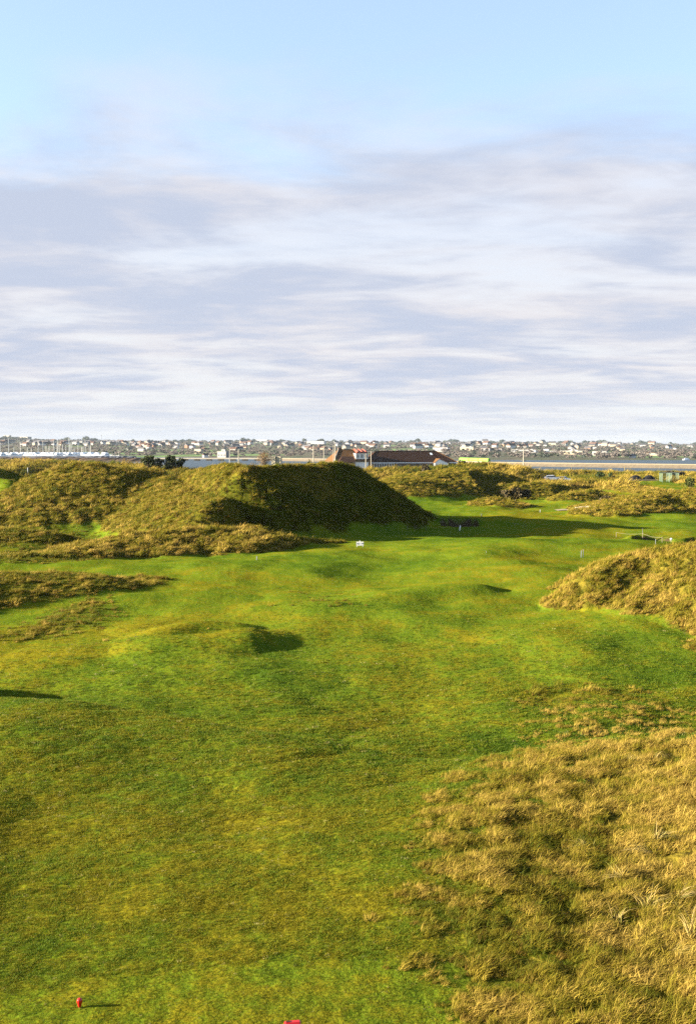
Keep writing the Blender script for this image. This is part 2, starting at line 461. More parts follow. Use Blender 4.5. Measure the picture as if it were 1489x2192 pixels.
# ------------------------------------------------------------------ materials
MATS = {}
def mat(name, color, rough=0.8, spec=0.25, var=0.0, scale=4.0, metallic=0.0, bump=0.0, alpha=None):
    if name in MATS:
        return MATS[name]
    m = bpy.data.materials.new(name); m.use_nodes = True
    t = m.node_tree; t.nodes.clear(); N = NT(t)
    p = N.n('ShaderNodeBsdfPrincipled')
    p.inputs['Roughness'].default_value = rough
    p.inputs['Specular IOR Level'].default_value = spec
    p.inputs['Metallic'].default_value = metallic
    p.inputs['Base Color'].default_value = (*color, 1)
    if var > 0:
        tcn = N.n('ShaderNodeTexCoord')
        nz = N.noise(tcn.outputs['Object'], scale, 5, 0.6)
        f = N.math('MULTIPLY_ADD', N.math('SUBTRACT', nz, 0.5), var * 4, 1.0)
        c = N.n('ShaderNodeVectorMath', operation='SCALE', ins={0: color, 'Scale': f}).outputs[0]
        t.links.new(c, p.inputs['Base Color'])
        if bump:
            b = N.n('ShaderNodeBump', ins={'Height': nz, 'Strength': bump})
            t.links.new(b.outputs[0], p.inputs['Normal'])
    if alpha is not None:
        p.inputs['Alpha'].default_value = alpha
    o = N.n('ShaderNodeOutputMaterial', ins={0: p.outputs[0]})
    MATS[name] = m
    return m

GREEN, DEEP, OLIVE, STRAW, BROWN = (0.062, 0.087, 0.006), (0.036, 0.064, 0.005), (0.104, 0.091, 0.006), (0.27, 0.190, 0.040), (0.080, 0.048, 0.008)

def turf_colour(N, tone):
    """mown turf: deep green - green - olive"""
    c = N.mix(N.smooth(tone, 0.38, 0.85), GREEN, OLIVE)
    return N.mix(N.smooth(tone, 0.45, 0.05), c, DEEP)

def ground_material():
    m = bpy.data.materials.new('links_turf'); m.use_nodes = True
    t = m.node_tree; t.nodes.clear(); N = NT(t)
    g = N.n('ShaderNodeNewGeometry')
    pos = g.outputs['Position']
    a_r = N.n('ShaderNodeAttribute', attribute_name='rough').outputs['Fac']
    a_d = N.n('ShaderNodeAttribute', attribute_name='dry').outputs['Fac']
    a_s = N.n('ShaderNodeAttribute', attribute_name='sand').outputs['Fac']
    a_t = N.n('ShaderNodeAttribute', attribute_name='tone').outputs['Fac']
    n4 = N.noise(pos, 5.0, 3, 0.7, 0.0, (4, 1, 7))
    turf = turf_colour(N, N.math('ADD', a_t, N.math('MULTIPLY', N.math('SUBTRACT', n4, 0.5), 0.9)))
    r1 = N.noise(pos, 0.25, 5, 0.6, 0.5)
    r2 = N.noise(pos, 1.7, 5, 0.65, 0.5, (3, 5, 2))
    r3 = N.noise(pos, 7.0, 4, 0.65, 0.3, (8, 5, 2))
    rr = N.math('ADD', N.math('MULTIPLY', r1, .3), N.math('ADD', N.math('MULTIPLY', r2, .45), N.math('MULTIPLY', r3, .35)))
    dryf = N.math('ADD', rr, N.math('MULTIPLY', N.math('SUBTRACT', a_d, 0.5), 0.30))
    rough_c = N.mix(N.smooth(dryf, 0.42, 0.70), (0.034, 0.040, 0.004), (0.090, 0.070, 0.010))
    rough_c = N.mix(N.smooth(r2, 0.52, 0.36), rough_c, (0.020, 0.015, 0.004))
    edge = N.math('ADD', a_r, N.math('MULTIPLY', N.math('SUBTRACT', r3, 0.5), 0.5))
    c = N.mix(N.smooth(edge, 0.18, 0.62), turf, rough_c)
    sand = N.mix(r3, (0.020, 0.014, 0.008), (0.050, 0.036, 0.020))  # bunker sand nearly black, the shade of its face put into the colour
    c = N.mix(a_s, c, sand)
    bmp = N.n('ShaderNodeBump', ins={'Height': N.math('ADD', n4, N.math('MULTIPLY', r3, N.math('MULTIPLY_ADD', a_r, 3.0, 0.3))), 'Strength': 0.55, 'Distance': 0.06})
    p = N.n('ShaderNodeBsdfPrincipled', ins={'Base Color': c, 'Roughness': 1.0, 'Specular IOR Level': 0.0, 'Normal': bmp.outputs[0]})
    N.n('ShaderNodeOutputMaterial', ins={0: p.outputs[0]})
    return m

def grass_material(name, kind):
    """blades: kind 'turf' follows the turf patches; 'rough' follows the per-tuft dryness"""
    m = bpy.data.materials.new(name); m.use_nodes = True
    t = m.node_tree; t.nodes.clear(); N = NT(t)
    info = N.n('ShaderNodeObjectInfo')
    rnd = info.outputs['Random']
    if kind == 'turf':
        tn = N.n('ShaderNodeAttribute', attribute_type='INSTANCER', attribute_name='tint').outputs['Fac']
        c = turf_colour(N, N.math('ADD', tn, N.math('MULTIPLY', N.math('SUBTRACT', rnd, 0.5), 0.7)))
        c = N.mix(1.0, c, (1.12, 1.12, 1.0), 'MULTIPLY')
        c = N.mix(N.smooth(rnd, 0.985, 1.0, 0, .9), c, (0.25, 0.22, 0.10))
    else:
        dryv = N.n('ShaderNodeAttribute', attribute_type='INSTANCER', attribute_name='tint').outputs['Fac']
        f = N.math('ADD', dryv, N.math('MULTIPLY', N.math('SUBTRACT', rnd, 0.5), 0.55))
        c = N.mix(N.smooth(f, 0.12, 0.62), (0.050, 0.060, 0.004), (0.125, 0.102, 0.008))
        c = N.mix(N.smooth(f, 0.50, 1.0), c, STRAW)
        r2 = N.math('FRACT', N.math('MULTIPLY', rnd, 7.31))
        c = N.mix(N.smooth(r2, 0.78, 0.92, 0, .8), c, BROWN)
    d = N.n('ShaderNodeBsdfPrincipled', ins={'Base Color': c, 'Roughness': 0.7, 'Specular IOR Level': 0.06})
    tr = N.n('ShaderNodeBsdfTranslucent', ins={'Color': c})
    mx = N.n('ShaderNodeMixShader', ins={0: 0.28, 1: d.outputs[0], 2: tr.outputs[0]})
    N.n('ShaderNodeOutputMaterial', ins={0: mx.outputs[0]})
    return m

# ------------------------------------------------------------------ object helpers
def link(o, parent=None):
    COL.objects.link(o)
    if parent is not None:
        o.parent = parent
    return o

def tag(o, label=None, cat=None, group=None, kind=None):
    for k, v in (('label', label), ('category', cat), ('group', group), ('kind', kind)):
        if v:
            o[k] = v
    return o

def empty(name, loc, rz=0.0):
    o = bpy.data.objects.new(name, None)
    o.empty_display_size = 0.3
    o.location = loc; o.rotation_euler = (0, 0, rz)
    return link(o)

class MB:
    """mesh builder"""
    def __init__(self):
        self.v, self.f, self.m = [], [], []

    def add(self, vs, fs, mi=0):
        o = len(self.v)
        self.v += [tuple(p) for p in vs]
        self.f += [tuple(i + o for i in f) for f in fs]
        self.m += [mi] * len(fs)
        return self

    def box(self, c, s, mi=0, rz=0.0, taper=1.0):
        hx, hy, hz = s[0] / 2, s[1] / 2, s[2] / 2
        vs = []
        for dz_ in (-1, 1):
            k = taper if dz_ > 0 else 1.0
            for dx, dy in ((-1, -1), (1, -1), (1, 1), (-1, 1)):
                x, y = dx * hx * k, dy * hy * k
                vs.append((c[0] + x * math.cos(rz) - y * math.sin(rz), c[1] + x * math.sin(rz) + y * math.cos(rz), c[2] + dz_ * hz))
        return self.add(vs, [(3, 2, 1, 0), (4, 5, 6, 7), (0, 1, 5, 4), (1, 2, 6, 5), (2, 3, 7, 6), (3, 0, 4, 7)], mi)

    def tube(self, pts, rads, n=8, mi=0, cap=True):
        rings = []
        pts = [Vector(p) for p in pts]
        for i, p in enumerate(pts):
            a = pts[max(i - 1, 0)]; b = pts[min(i + 1, len(pts) - 1)]
            t = (b - a).normalized()
            u = t.orthogonal().normalized() if abs(t.z) < .99 else Vector((1, 0, 0))
            w = t.cross(u).normalized(); u = w.cross(t).normalized()
            r = rads[i] if isinstance(rads, (list, tuple)) else rads
            rings.append([p + (u * math.cos(k * 2 * math.pi / n) + w * math.sin(k * 2 * math.pi / n)) * r for k in range(n)])
        vs = [v for rg in rings for v in rg]
        fs = [(i * n + k, i * n + (k + 1) % n, (i + 1) * n + (k + 1) % n, (i + 1) * n + k) for i in range(len(pts) - 1) for k in range(n)]
        if cap:
            fs.append(tuple(range(n))[::-1]); fs.append(tuple((len(pts) - 1) * n + k for k in range(n)))
        return self.add(vs, fs, mi)

    def lathe(self, prof, n=20, mi=0, c=(0, 0, 0)):
        vs = [(c[0] + r * math.cos(k * 2 * math.pi / n), c[1] + r * math.sin(k * 2 * math.pi / n), c[2] + z) for r, z in prof for k in range(n)]
        fs = [(i * n + k, i * n + (k + 1) % n, (i + 1) * n + (k + 1) % n, (i + 1) * n + k) for i in range(len(prof) - 1) for k in range(n)]
        fs.append(tuple(range(n))[::-1]); fs.append(tuple((len(prof) - 1) * n + k for k in range(n)))
        return self.add(vs, fs, mi)

    def mesh(self, name, mats, smooth=False):
        me = bpy.data.meshes.new(name)
        me.from_pydata(self.v, [], self.f)
        for m in (mats if isinstance(mats, (list, tuple)) else [mats]):
            me.materials.append(m)
        me.polygons.foreach_set('material_index', self.m)
        if smooth:
            me.polygons.foreach_set('use_smooth', [True] * len(self.f))
        me.update()
        return me

    def build(self, name, mats, parent=None, loc=(0, 0, 0), rz=0.0, smooth=False):
        o = bpy.data.objects.new(name, self.mesh(name, mats, smooth))
        o.location = loc; o.rotation_euler = (0, 0, rz)
        return link(o, parent)

def tree_copy(o, parent=None):
    c = o.copy(); link(c, parent)
    for ch in o.children:
        tree_copy(ch, c)
    return c

_gcache = {}
def gz(x, y):
    return float(terrain([x], [y])[0][0])

def hit(px, py, dmin=14, dmax=700):
    """where the sight line through a photograph pixel meets the ground"""
    r = ray(px, py)
    ds = np.geomspace(dmin, dmax, 1400)
    xs, ys, zs = r.x / r.y * ds, ds, CZ + r.z / r.y * ds
    tz = terrain(xs, ys)[0]
    k = np.argmax(tz > zs) if (tz > zs).any() else len(ds) - 1
    return Vector((xs[k], ys[k], tz[k]))

# ------------------------------------------------------------------ the ground, the water, the far shore
ground = link(bpy.data.objects.new('ground', build_ground()))
ground.data.materials.append(ground_material())
tag(ground, 'mown links turf, dunes and rough running to the shore', None, None, 'structure')

SEA = -3.5
def water_material():
    m = bpy.data.materials.new('estuary_water'); m.use_nodes = True
    t = m.node_tree; t.nodes.clear(); N = NT(t)
    pos = N.n('ShaderNodeNewGeometry').outputs['Position']
    n1 = N.noise(pos, 0.35, 4, 0.6, 0.2); n2 = N.noise(pos, 0.02, 3, 0.5, 0.3)
    b = N.n('ShaderNodeBump', ins={'Height': n1, 'Strength': 0.5, 'Distance': 0.6})
    c = N.mix(n2, (0.022, 0.036, 0.052), (0.034, 0.052, 0.070))
    p = N.n('ShaderNodeBsdfPrincipled', ins={'Base Color': c, 'Roughness': 0.5, 'Specular IOR Level': 0.12, 'Normal': b.outputs[0]})
    N.n('ShaderNodeOutputMaterial', ins={0: p.outputs[0]})
    return m
MBw = MB().add([(-3500, 430, SEA), (3500, 430, SEA), (3500, 2600, SEA), (-3500, 2600, SEA)], [(0, 1, 2, 3)])
water = tag(MBw.build('estuary_water', water_material()), 'calm blue-grey estuary water', None, None, 'structure')

RIDGE_ROW = np.array([(-800, 934), (0, 941), (150, 943), (300, 945), (500, 947), (745, 948), (950, 948), (1100, 949), (1250, 950), (1400, 953), (1489, 955), (2300, 956)], float)
def far_shore(px):
    return np.interp(px, [-800, 0, 300, 700, 1050, 1489, 2300], [1560, 1520, 1400, 1280, 1080, 1060, 1060])

def far_z(x, y):
    x = np.asarray(x, float); y = np.asarray(y, float)
    px = CX + x / np.maximum(y, 1) * F
    sh = far_shore(px)
    top = 9 + (HOR - np.interp(px, RIDGE_ROW[:, 0], RIDGE_ROW[:, 1])) / F * 5000
    s = np.clip((y - sh) / (5000 - sh), -0.3, 1.25)
    z = SEA + 0.8 + (top - SEA - .8) * np.where(s < 1, np.sign(s) * np.abs(s) ** 0.92, 1 - (s - 1) * 2)
    z = z + (3.0 * gnoise(x / 420, y / 500, 41) + 1.2 * gnoise(x / 140, y / 160, 43)) * sstep(0.02, 0.15, s)
    return np.where(s < 0, SEA - 2.0 + (s + .02) * 20, z)

def far_land_material():
    m = bpy.data.materials.new('far_fields'); m.use_nodes = True
    t = m.node_tree; t.nodes.clear(); N = NT(t)
    pos = N.n('ShaderNodeNewGeometry').outputs['Position']
    v = N.n('ShaderNodeTexVoronoi', ins={'Vector': pos, 'Scale': 0.006})
    n1 = N.noise(pos, 0.02, 4, 0.6, 0.5)
    c = N.mix(N.smooth(n1, 0.40, 0.6), (0.060, 0.048, 0.032), (0.042, 0.052, 0.026))
    s = N.n('ShaderNodeSeparateColor', ins={0: v.outputs['Color']})
    c = N.mix(N.smooth(s.outputs[0], 0.72, 0.78), c, (0.075, 0.125, 0.035))
    p = N.n('ShaderNodeBsdfPrincipled', ins={'Base Color': c, 'Roughness': 0.95, 'Specular IOR Level': 0.1})
    N.n('ShaderNodeOutputMaterial', ins={0: p.outputs[0]})
    return m

def build_far():
    ys = np.concatenate([np.linspace(950, 1700, 60), np.geomspace(1720, 6000, 70)])
    xs = np.linspace(-0.62, 0.62, 260)
    Yg, Tg = np.meshgrid(ys, xs, indexing='ij')
    Xg = Yg * Tg
    Z = far_z(Xg.ravel(), Yg.ravel())
    n, k = len(ys), len(xs)
    mb = MB()
    mb.v = list(zip(Xg.ravel().tolist(), Yg.ravel().tolist(), Z.tolist()))
    mb.f = [(i * k + j, i * k + j + 1, (i + 1) * k + j + 1, (i + 1) * k + j) for i in range(n - 1) for j in range(k - 1)]
    mb.m = [0] * len(mb.f)
    return tag(mb.build('far_hills', far_land_material(), smooth=True), 'low brown and green hills across the estuary', None, None, 'structure')
build_far()

def far_hit(px, row):
    """place on the far slope seen at this pixel"""
    ds = np.geomspace(1000, 5050, 900)
    x = (px - CX) / F * ds
    z = far_z(x, ds)
    rows = HOR + (CZ - z) / ds * F
    ok = (z > SEA) & (rows <= row)
    k = int(np.argmax(ok)) if ok.any() else len(ds) - 1
    return Vector((x[k], ds[k], z[k]))


# ------------------------------------------------------------------ grass: prototypes and scattering
def blades(n, l0, l1, w, rad, lean, spread, seed, mat_, name):
    """one tuft: n curved, tapering blades leaning towards +x by 'lean', scattered by 'spread'"""
    r = random.Random(seed)
    vs, fs = [], []
    for _ in range(n):
        a = r.uniform(0, 2 * math.pi); q = rad * math.sqrt(r.random())
        bx, by = q * math.cos(a), q * math.sin(a)
        L = r.uniform(l0, l1)
        dx, dy = lean + r.gauss(0, spread), r.gauss(0, spread)
        d = Vector((dx, dy, 1)).normalized()
        fa = r.uniform(0, math.pi); sx, sy = math.cos(fa) * w / 2, math.sin(fa) * w / 2
        p1 = Vector((bx, by, 0)) + d * L * 0.5
        d2 = Vector((d.x * 2.0 + .05, d.y * 2.0, d.z * 0.75)).normalized()
        p2 = p1 + d2 * L * 0.5
        o = len(vs)
        vs += [(bx - sx, by - sy, -0.02), (bx + sx, by + sy, -0.02), (p1.x + sx * .8, p1.y + sy * .8, p1.z), (p1.x - sx * .8, p1.y - sy * .8, p1.z), (p2.x, p2.y, max(p2.z, 0.005))]
        fs += [(o, o + 1, o + 2, o + 3), (o + 3, o + 2, o + 4)]
    me = bpy.data.meshes.new(name)
    me.from_pydata(vs, [], fs); me.materials.append(mat_); me.update()
    return me

def proto_collection(name, meshes):
    c = bpy.data.collections.new(name)
    for i, me in enumerate(meshes):
        o = bpy.data.objects.new('%s_%02d' % (name, i), me)
        c.objects.link(o)
    return c

def scatter(name, pts, rot, scl, tint, collection, label):
    n = len(pts)
    me = bpy.data.meshes.new(name)
    me.vertices.add(n); me.vertices.foreach_set('co', np.asarray(pts, np.float32).ravel())
    k = len(collection.objects)
    for nm, ty, arr, key in (('rot', 'FLOAT_VECTOR', rot, 'vector'), ('scl', 'FLOAT_VECTOR', scl, 'vector'), ('tint', 'FLOAT', tint, 'value')):
        at_ = me.attributes.new(nm, ty, 'POINT'); at_.data.foreach_set(key, np.asarray(arr, np.float32).ravel())
    at_ = me.attributes.new('idx', 'INT', 'POINT'); at_.data.foreach_set('value', rng.integers(0, k, n).astype(np.int32))
    o = link(bpy.data.objects.new(name, me))
    g = bpy.data.node_groups.new(name, 'GeometryNodeTree')
    g.interface.new_socket('Geometry', in_out='INPUT', socket_type='NodeSocketGeometry')
    g.interface.new_socket('Geometry', in_out='OUTPUT', socket_type='NodeSocketGeometry')
    N = g.nodes; L = g.links
    gi, go = N.new('NodeGroupInput'), N.new('NodeGroupOutput')
    ci = N.new('GeometryNodeCollectionInfo'); ci.inputs['Collection'].default_value = collection
    ci.inputs['Separate Children'].default_value = True; ci.inputs['Reset Children'].default_value = True
    ip = N.new('GeometryNodeInstanceOnPoints'); ip.inputs['Pick Instance'].default_value = True
    def named(nm, ty):
        a = N.new('GeometryNodeInputNamedAttribute'); a.data_type = ty; a.inputs['Name'].default_value = nm
        return a.outputs['Attribute']
    e2r = N.new('FunctionNodeEulerToRotation'); L.new(named('rot', 'FLOAT_VECTOR'), e2r.inputs[0])
    L.new(gi.outputs[0], ip.inputs['Points']); L.new(ci.outputs[0], ip.inputs['Instance'])
    L.new(named('idx', 'INT'), ip.inputs['Instance Index'])
    L.new(e2r.outputs[0], ip.inputs['Rotation']); L.new(named('scl', 'FLOAT_VECTOR'), ip.inputs['Scale'])
    L.new(ip.outputs[0], go.inputs[0])
    md = o.modifiers.new('scatter', 'NODES'); md.node_group = g
    tag(o, label, None, None, 'stuff')
    print(name, n)
    return o

M_TURF, M_ROUGH = grass_material('turf_blades', 'turf'), grass_material('marram_blades', 'rough')
C_TURF = proto_collection('turf_tuft', [blades(16, .022, .055, .006, .055, .25, .5, 100 + i, M_TURF, 'turf_tuft') for i in range(5)])
C_TUSS = proto_collection('tussock', [blades(50, .08, .27, .009, .11, .9, .45, 200 + i, M_ROUGH, 'tussock') for i in range(6)])
C_DUNE = proto_collection('dune_tuft', [blades(30, .18, .50, .03, .26, .7, .42, 300 + i, M_ROUGH, 'dune_tuft') for i in range(5)])

def sector(n, r0, r1, amax, power=1.0):
    """random points in a sector; density falls as r**-power"""
    u = rng.random(n)
    e = 2 - power
    r = (r0 ** e + u * (r1 ** e - r0 ** e)) ** (1 / e) if abs(e) > 1e-6 else r0 * (r1 / r0) ** u
    a = rng.uniform(-amax, amax, n)
    return r * np.sin(a), r * np.cos(a), r

def rough_tufts(name, n, r0, r1, power, coll, s0, s1, lo, label, amax=R(20.5), sig=.30, hmul=1.0):
    x, y, r = sector(n, r0, r1, amax, power)
    z, ro, dr, sa = terrain(x, y)
    clump = gnoise(x / 0.8, y / 0.65, 21)
    keep = (ro * (0.75 + 0.9 * clump) > lo + rng.random(n) * 0.45) & (z > SEA + .6) & (sa < .1)
    x, y, z, ro, dr, r, clump = [q[keep] for q in (x, y, z, ro, dr, r, clump)]
    m = len(x)
    big = np.exp(rng.normal(0, sig, m))
    rot = np.column_stack([rng.normal(0, .12, m), rng.normal(0, .12, m), rng.normal(0.0, .75, m)])
    s = big * rng.uniform(s0, s1, m) * (0.55 + 0.5 * ro) * (0.9 + 0.35 * np.clip(clump, -.3, .6))
    scl = np.column_stack([s, s, s * rng.uniform(.75, 1.25, m) * hmul])
    tint = dr + 0.28 * np.clip(clump, -.6, .8) + 0.25 * gnoise(x / 2.2, y / 2.2, 51) + 0.18 * gnoise(x / .7, y / .7, 53)
    return scatter(name, np.column_stack([x, y, z]), rot, scl, tint, coll, label)

rough_tufts('rough_grass', 135000, 15.0, 45, 1.0, C_TUSS, .58, 1.0, .12, 'long olive and straw grass on the rough slope at the lower right', sig=.2)
rough_tufts('mound_grass', 90000, 43, 84, 1.2, C_TUSS, .75, 1.3, .14, 'tussocky dry grass on the mounds beside the fairway')
rough_tufts('dune_grass', 260000, 80, 250, 1.4, C_DUNE, .45, .82, .12, 'olive and golden dune grass on the high dunes')
rough_tufts('shore_grass', 60000, 235, 520, 1.5, C_DUNE, 1.6, 3.0, .12, 'golden scrub grass between the dunes and the shore')

def turf():
    n = 220000
    x, y, r = sector(n, 15.2, 70, R(20), 2.0)
    z, ro, dr, sa = terrain(x, y)
    keep = (ro < .9) & (sa < .05) & (rng.random(n) < sstep(70, 26, r))
    x, y, z, r, ro = x[keep], y[keep], z[keep], r[keep], ro[keep]
    m = len(x)
    lump = gnoise(x / .55, y / .45, 61) + .6 * gnoise(x / 1.6, y / 1.4, 63)
    s = np.clip(r / 24, .7, 1.5) * rng.uniform(.7, 1.3, m) * (1 + .35 * np.clip(lump, -1, 1.2)) * np.where(r < 18.2 + .3 * lump, .55, 1.0)
    rot = np.column_stack([rng.normal(0, .15, m), rng.normal(0, .15, m), rng.uniform(0, 6.28, m)])
    return scatter('fairway_grass', np.column_stack([x, y, z]), rot, np.column_stack([s, s, s * .8]), turf_tone(x, y), C_TURF, 'short mown green and yellowish fairway grass')
turf()

#@@OBJECTS@@
# ------------------------------------------------------------------ foliage helper
def crown_mesh(name, n, lobes, leaf, mat_, seed):
    """n small leaf-clump faces spread through a set of lobes (x, y, z, rx, ry, rz)"""
    r = np.random.default_rng(seed)
    L = np.array(lobes, float)
    wts = (L[:, 3] * L[:, 4] * L[:, 5]) ** .67
    li = r.choice(len(L), n, p=wts / wts.sum())
    d = r.normal(size=(n, 3)); d /= np.linalg.norm(d, axis=1)[:, None]
    q = r.random(n) ** (1 / 2.2)
    c = L[li, :3] + d * L[li, 3:] * (q * r.uniform(.8, 1.12, n))[:, None]
    u = r.normal(size=(n, 3)); u /= np.linalg.norm(u, axis=1)[:, None]
    v = np.cross(u, r.normal(size=(n, 3))); v /= np.linalg.norm(v, axis=1)[:, None]
    s = leaf * r.uniform(.5, 1.3, n)[:, None]
    co = np.stack([c - u * s - v * s * .5, c + u * s - v * s * .45, c + u * s * .6 + v * s * .6, c - u * s * .7 + v * s * .5], 1).reshape(-1, 3)
    me = bpy.data.meshes.new(name)
    me.from_pydata(co.tolist(), [], np.arange(n * 4).reshape(-1, 4).tolist())
    me.materials.append(mat_); me.update()
    return me

def leaf_mat(name, a, b, trans=.2):
    if name in MATS:
        return MATS[name]
    m = bpy.data.materials.new(name); m.use_nodes = True
    t = m.node_tree; t.nodes.clear(); N = NT(t)
    tcn = N.n('ShaderNodeTexCoord')
    rnd = N.n('ShaderNodeObjectInfo').outputs['Random']
    nz = N.noise(tcn.outputs['Object'], 1.4, 3, .6)
    c = N.mix(N.smooth(N.math('ADD', nz, N.math('MULTIPLY', N.math('SUBTRACT', rnd, .5), .5)), .3, .7), a, b)
    d = N.n('ShaderNodeBsdfPrincipled', ins={'Base Color': c, 'Roughness': .7, 'Specular IOR Level': .15})
    tr = N.n('ShaderNodeBsdfTranslucent', ins={'Color': c})
    mx = N.n('ShaderNodeMixShader', ins={0: trans, 1: d.outputs[0], 2: tr.outputs[0]})
    N.n('ShaderNodeOutputMaterial', ins={0: mx.outputs[0]})
    MATS[name] = m
    return m

L_PINE = leaf_mat('pine_needles', (0.010, 0.017, 0.006), (0.030, 0.038, 0.010))
L_GORSE = leaf_mat('gorse_leaves', (0.022, 0.036, 0.007), (0.050, 0.058, 0.010))
L_DARK = leaf_mat('dark_scrub', (0.016, 0.013, 0.007), (0.042, 0.032, 0.012))
L_TWIG = leaf_mat('bare_twigs', (0.055, 0.036, 0.017), (0.11, 0.072, 0.032))
L_FARB = leaf_mat('winter_wood', (0.085, 0.076, 0.072), (0.135, 0.116, 0.104))  # far wood greyed and lightened, haze put into the colour
L_FARG = leaf_mat('evergreen_wood', (0.030, 0.040, 0.034), (0.055, 0.064, 0.044))
BARK = mat('bark', (0.06, 0.045, 0.03), .9, .1, .2, 6)

def plant(name, p, w, h, leafm, n, leaf, label, cat, group=None, seed=1, trunk=.25, crown='crown'):
    """shrub or tree: trunk with limbs, uneven crown of leaf clumps"""
    r = random.Random(seed)
    e = empty(name, p)
    tag(e, label, cat, group)
    t = MB()
    th = h * trunk
    t.tube([(0, 0, -.3), (r.uniform(-.05, .05) * w, 0, max(th, h * .1) * .6), (r.uniform(-.08, .08) * w, r.uniform(-.05, .05) * w, h * .62)], [w * .045 + .03, w * .035 + .025, w * .012 + .01], 7)
    lobes = []
    for k in range(11):
        a = r.uniform(0, 6.28); q = r.uniform(.05, .36) * w
        z = h * r.uniform(trunk + .14, .74)
        c = (q * math.cos(a), q * math.sin(a), z)
        lobes.append((*c, w * r.uniform(.15, .26), w * r.uniform(.15, .26), h * r.uniform(.14, .24)))
        t.tube([(0, 0, max(th, .05 * h) * .7), (c[0] * .55, c[1] * .55, (th * .7 + z) / 2 + .05 * h), c], [w * .02 + .012, w * .014 + .008, .006], 5)
    lobes.append((0, 0, h * .72, w * .22, w * .22, h * .24))
    t.build('trunk', BARK, e, smooth=True)
    o = bpy.data.objects.new(crown, crown_mesh(crown, n, lobes, leaf, leafm, seed))
    link(o, e)
    return e

# ------------------------------------------------------------------ causeway, viaduct, train, breakwater
STONE = mat('pale_stone', (0.11, 0.092, 0.062), .9, .1, .15, .4)
ROCK = mat('dark_rock', (0.075, 0.062, 0.045), .95, .1, .3, .5)
CONC = mat('pale_concrete', (0.30, 0.27, 0.22), .85, .15, .1, .5)
RAIL_PX = [(-700, 1030), (300, 1030), (590, 1015), (800, 900), (985, 790), (1045, 745), (1240, 690), (1489, 640), (1900, 560)]
RAIL = [Vector(((px - CX) / F * d, d, 0)) for px, d in RAIL_PX]

def strip(pts, prof, name, mats, mi, parent=None):
    """sweep a cross-section (offset, z) along a plan line"""
    mb = MB(); k = len(prof); vs = []
    for i, p in enumerate(pts):
        a, b = pts[max(i - 1, 0)], pts[min(i + 1, len(pts) - 1)]
        t = (b - a); t.z = 0; t.normalize(); nrm = Vector((-t.y, t.x, 0))
        vs += [(p.x + nrm.x * o, p.y + nrm.y * o, z) for o, z in prof]
    fs, ms = [], []
    for i in range(len(pts) - 1):
        for j in range(k - 1):
            fs.append((i * k + j, (i + 1) * k + j, (i + 1) * k + j + 1, i * k + j + 1)); ms.append(mi[j])
    mb.add(vs, fs); mb.m = ms
    return mb.build(name, mats, parent)

def densify(pts, n):
    out = []
    for a, b in zip(pts[:-1], pts[1:]):
        out += [a.lerp(b, i / n) for i in range(n)]
    return out + [pts[-1]]

tag(strip(densify(RAIL[2:], 10), [(-9, SEA - 1), (-5, SEA + 1.0), (-3.2, -1.35), (-2.9, -0.9), (-2.4, -0.9), (-2.2, -1.3), (2.2, -1.3), (2.4, -.9), (2.9, -.9), (3.2, -1.35), (9, SEA - 1)],
          'railway_causeway', [STONE, ROCK], [1, 1, 0, 0, 0, 0, 0, 0, 0, 1]), None, None, None, 'structure')

via = empty('railway_viaduct', (RAIL[1].x, RAIL[1].y, SEA))
tag(via, 'low pale railway viaduct on dark piers crossing the estuary', 'viaduct')
va, vb = RAIL[0].lerp(RAIL[1], .985), RAIL[2]
def vloc(p):
    return Vector((p.x - RAIL[1].x, p.y - RAIL[1].y, 0))
vl = [vloc(va), vloc(RAIL[1]), vloc(vb)]
strip(vl, [(-3, 1.5), (-3.1, 2.3), (3.1, 2.3), (3, 1.5), (-3, 1.5)], 'deck', [CONC], [0, 0, 0, 0], via)
strip(vl, [(-3.1, 2.31), (-3.1, 2.75), (-2.7, 2.75), (-2.7, 2.31)], 'parapet', [CONC], [0, 0, 0], via)
pier_me = MB().box((0, 0, .2), (5.5, 5.4, 2.7), 0, 0, .92).mesh('pier', ROCK)
for px in np.arange(296, 590, 25.5):
    t = np.clip((px - 300) / 290, -1, 1)
    p = RAIL[1].lerp(RAIL[2], t) if t >= 0 else RAIL[1].lerp(RAIL[0], -t * .29)
    o = bpy.data.objects.new('pier', pier_me); o.location = vloc(p); link(o, via)

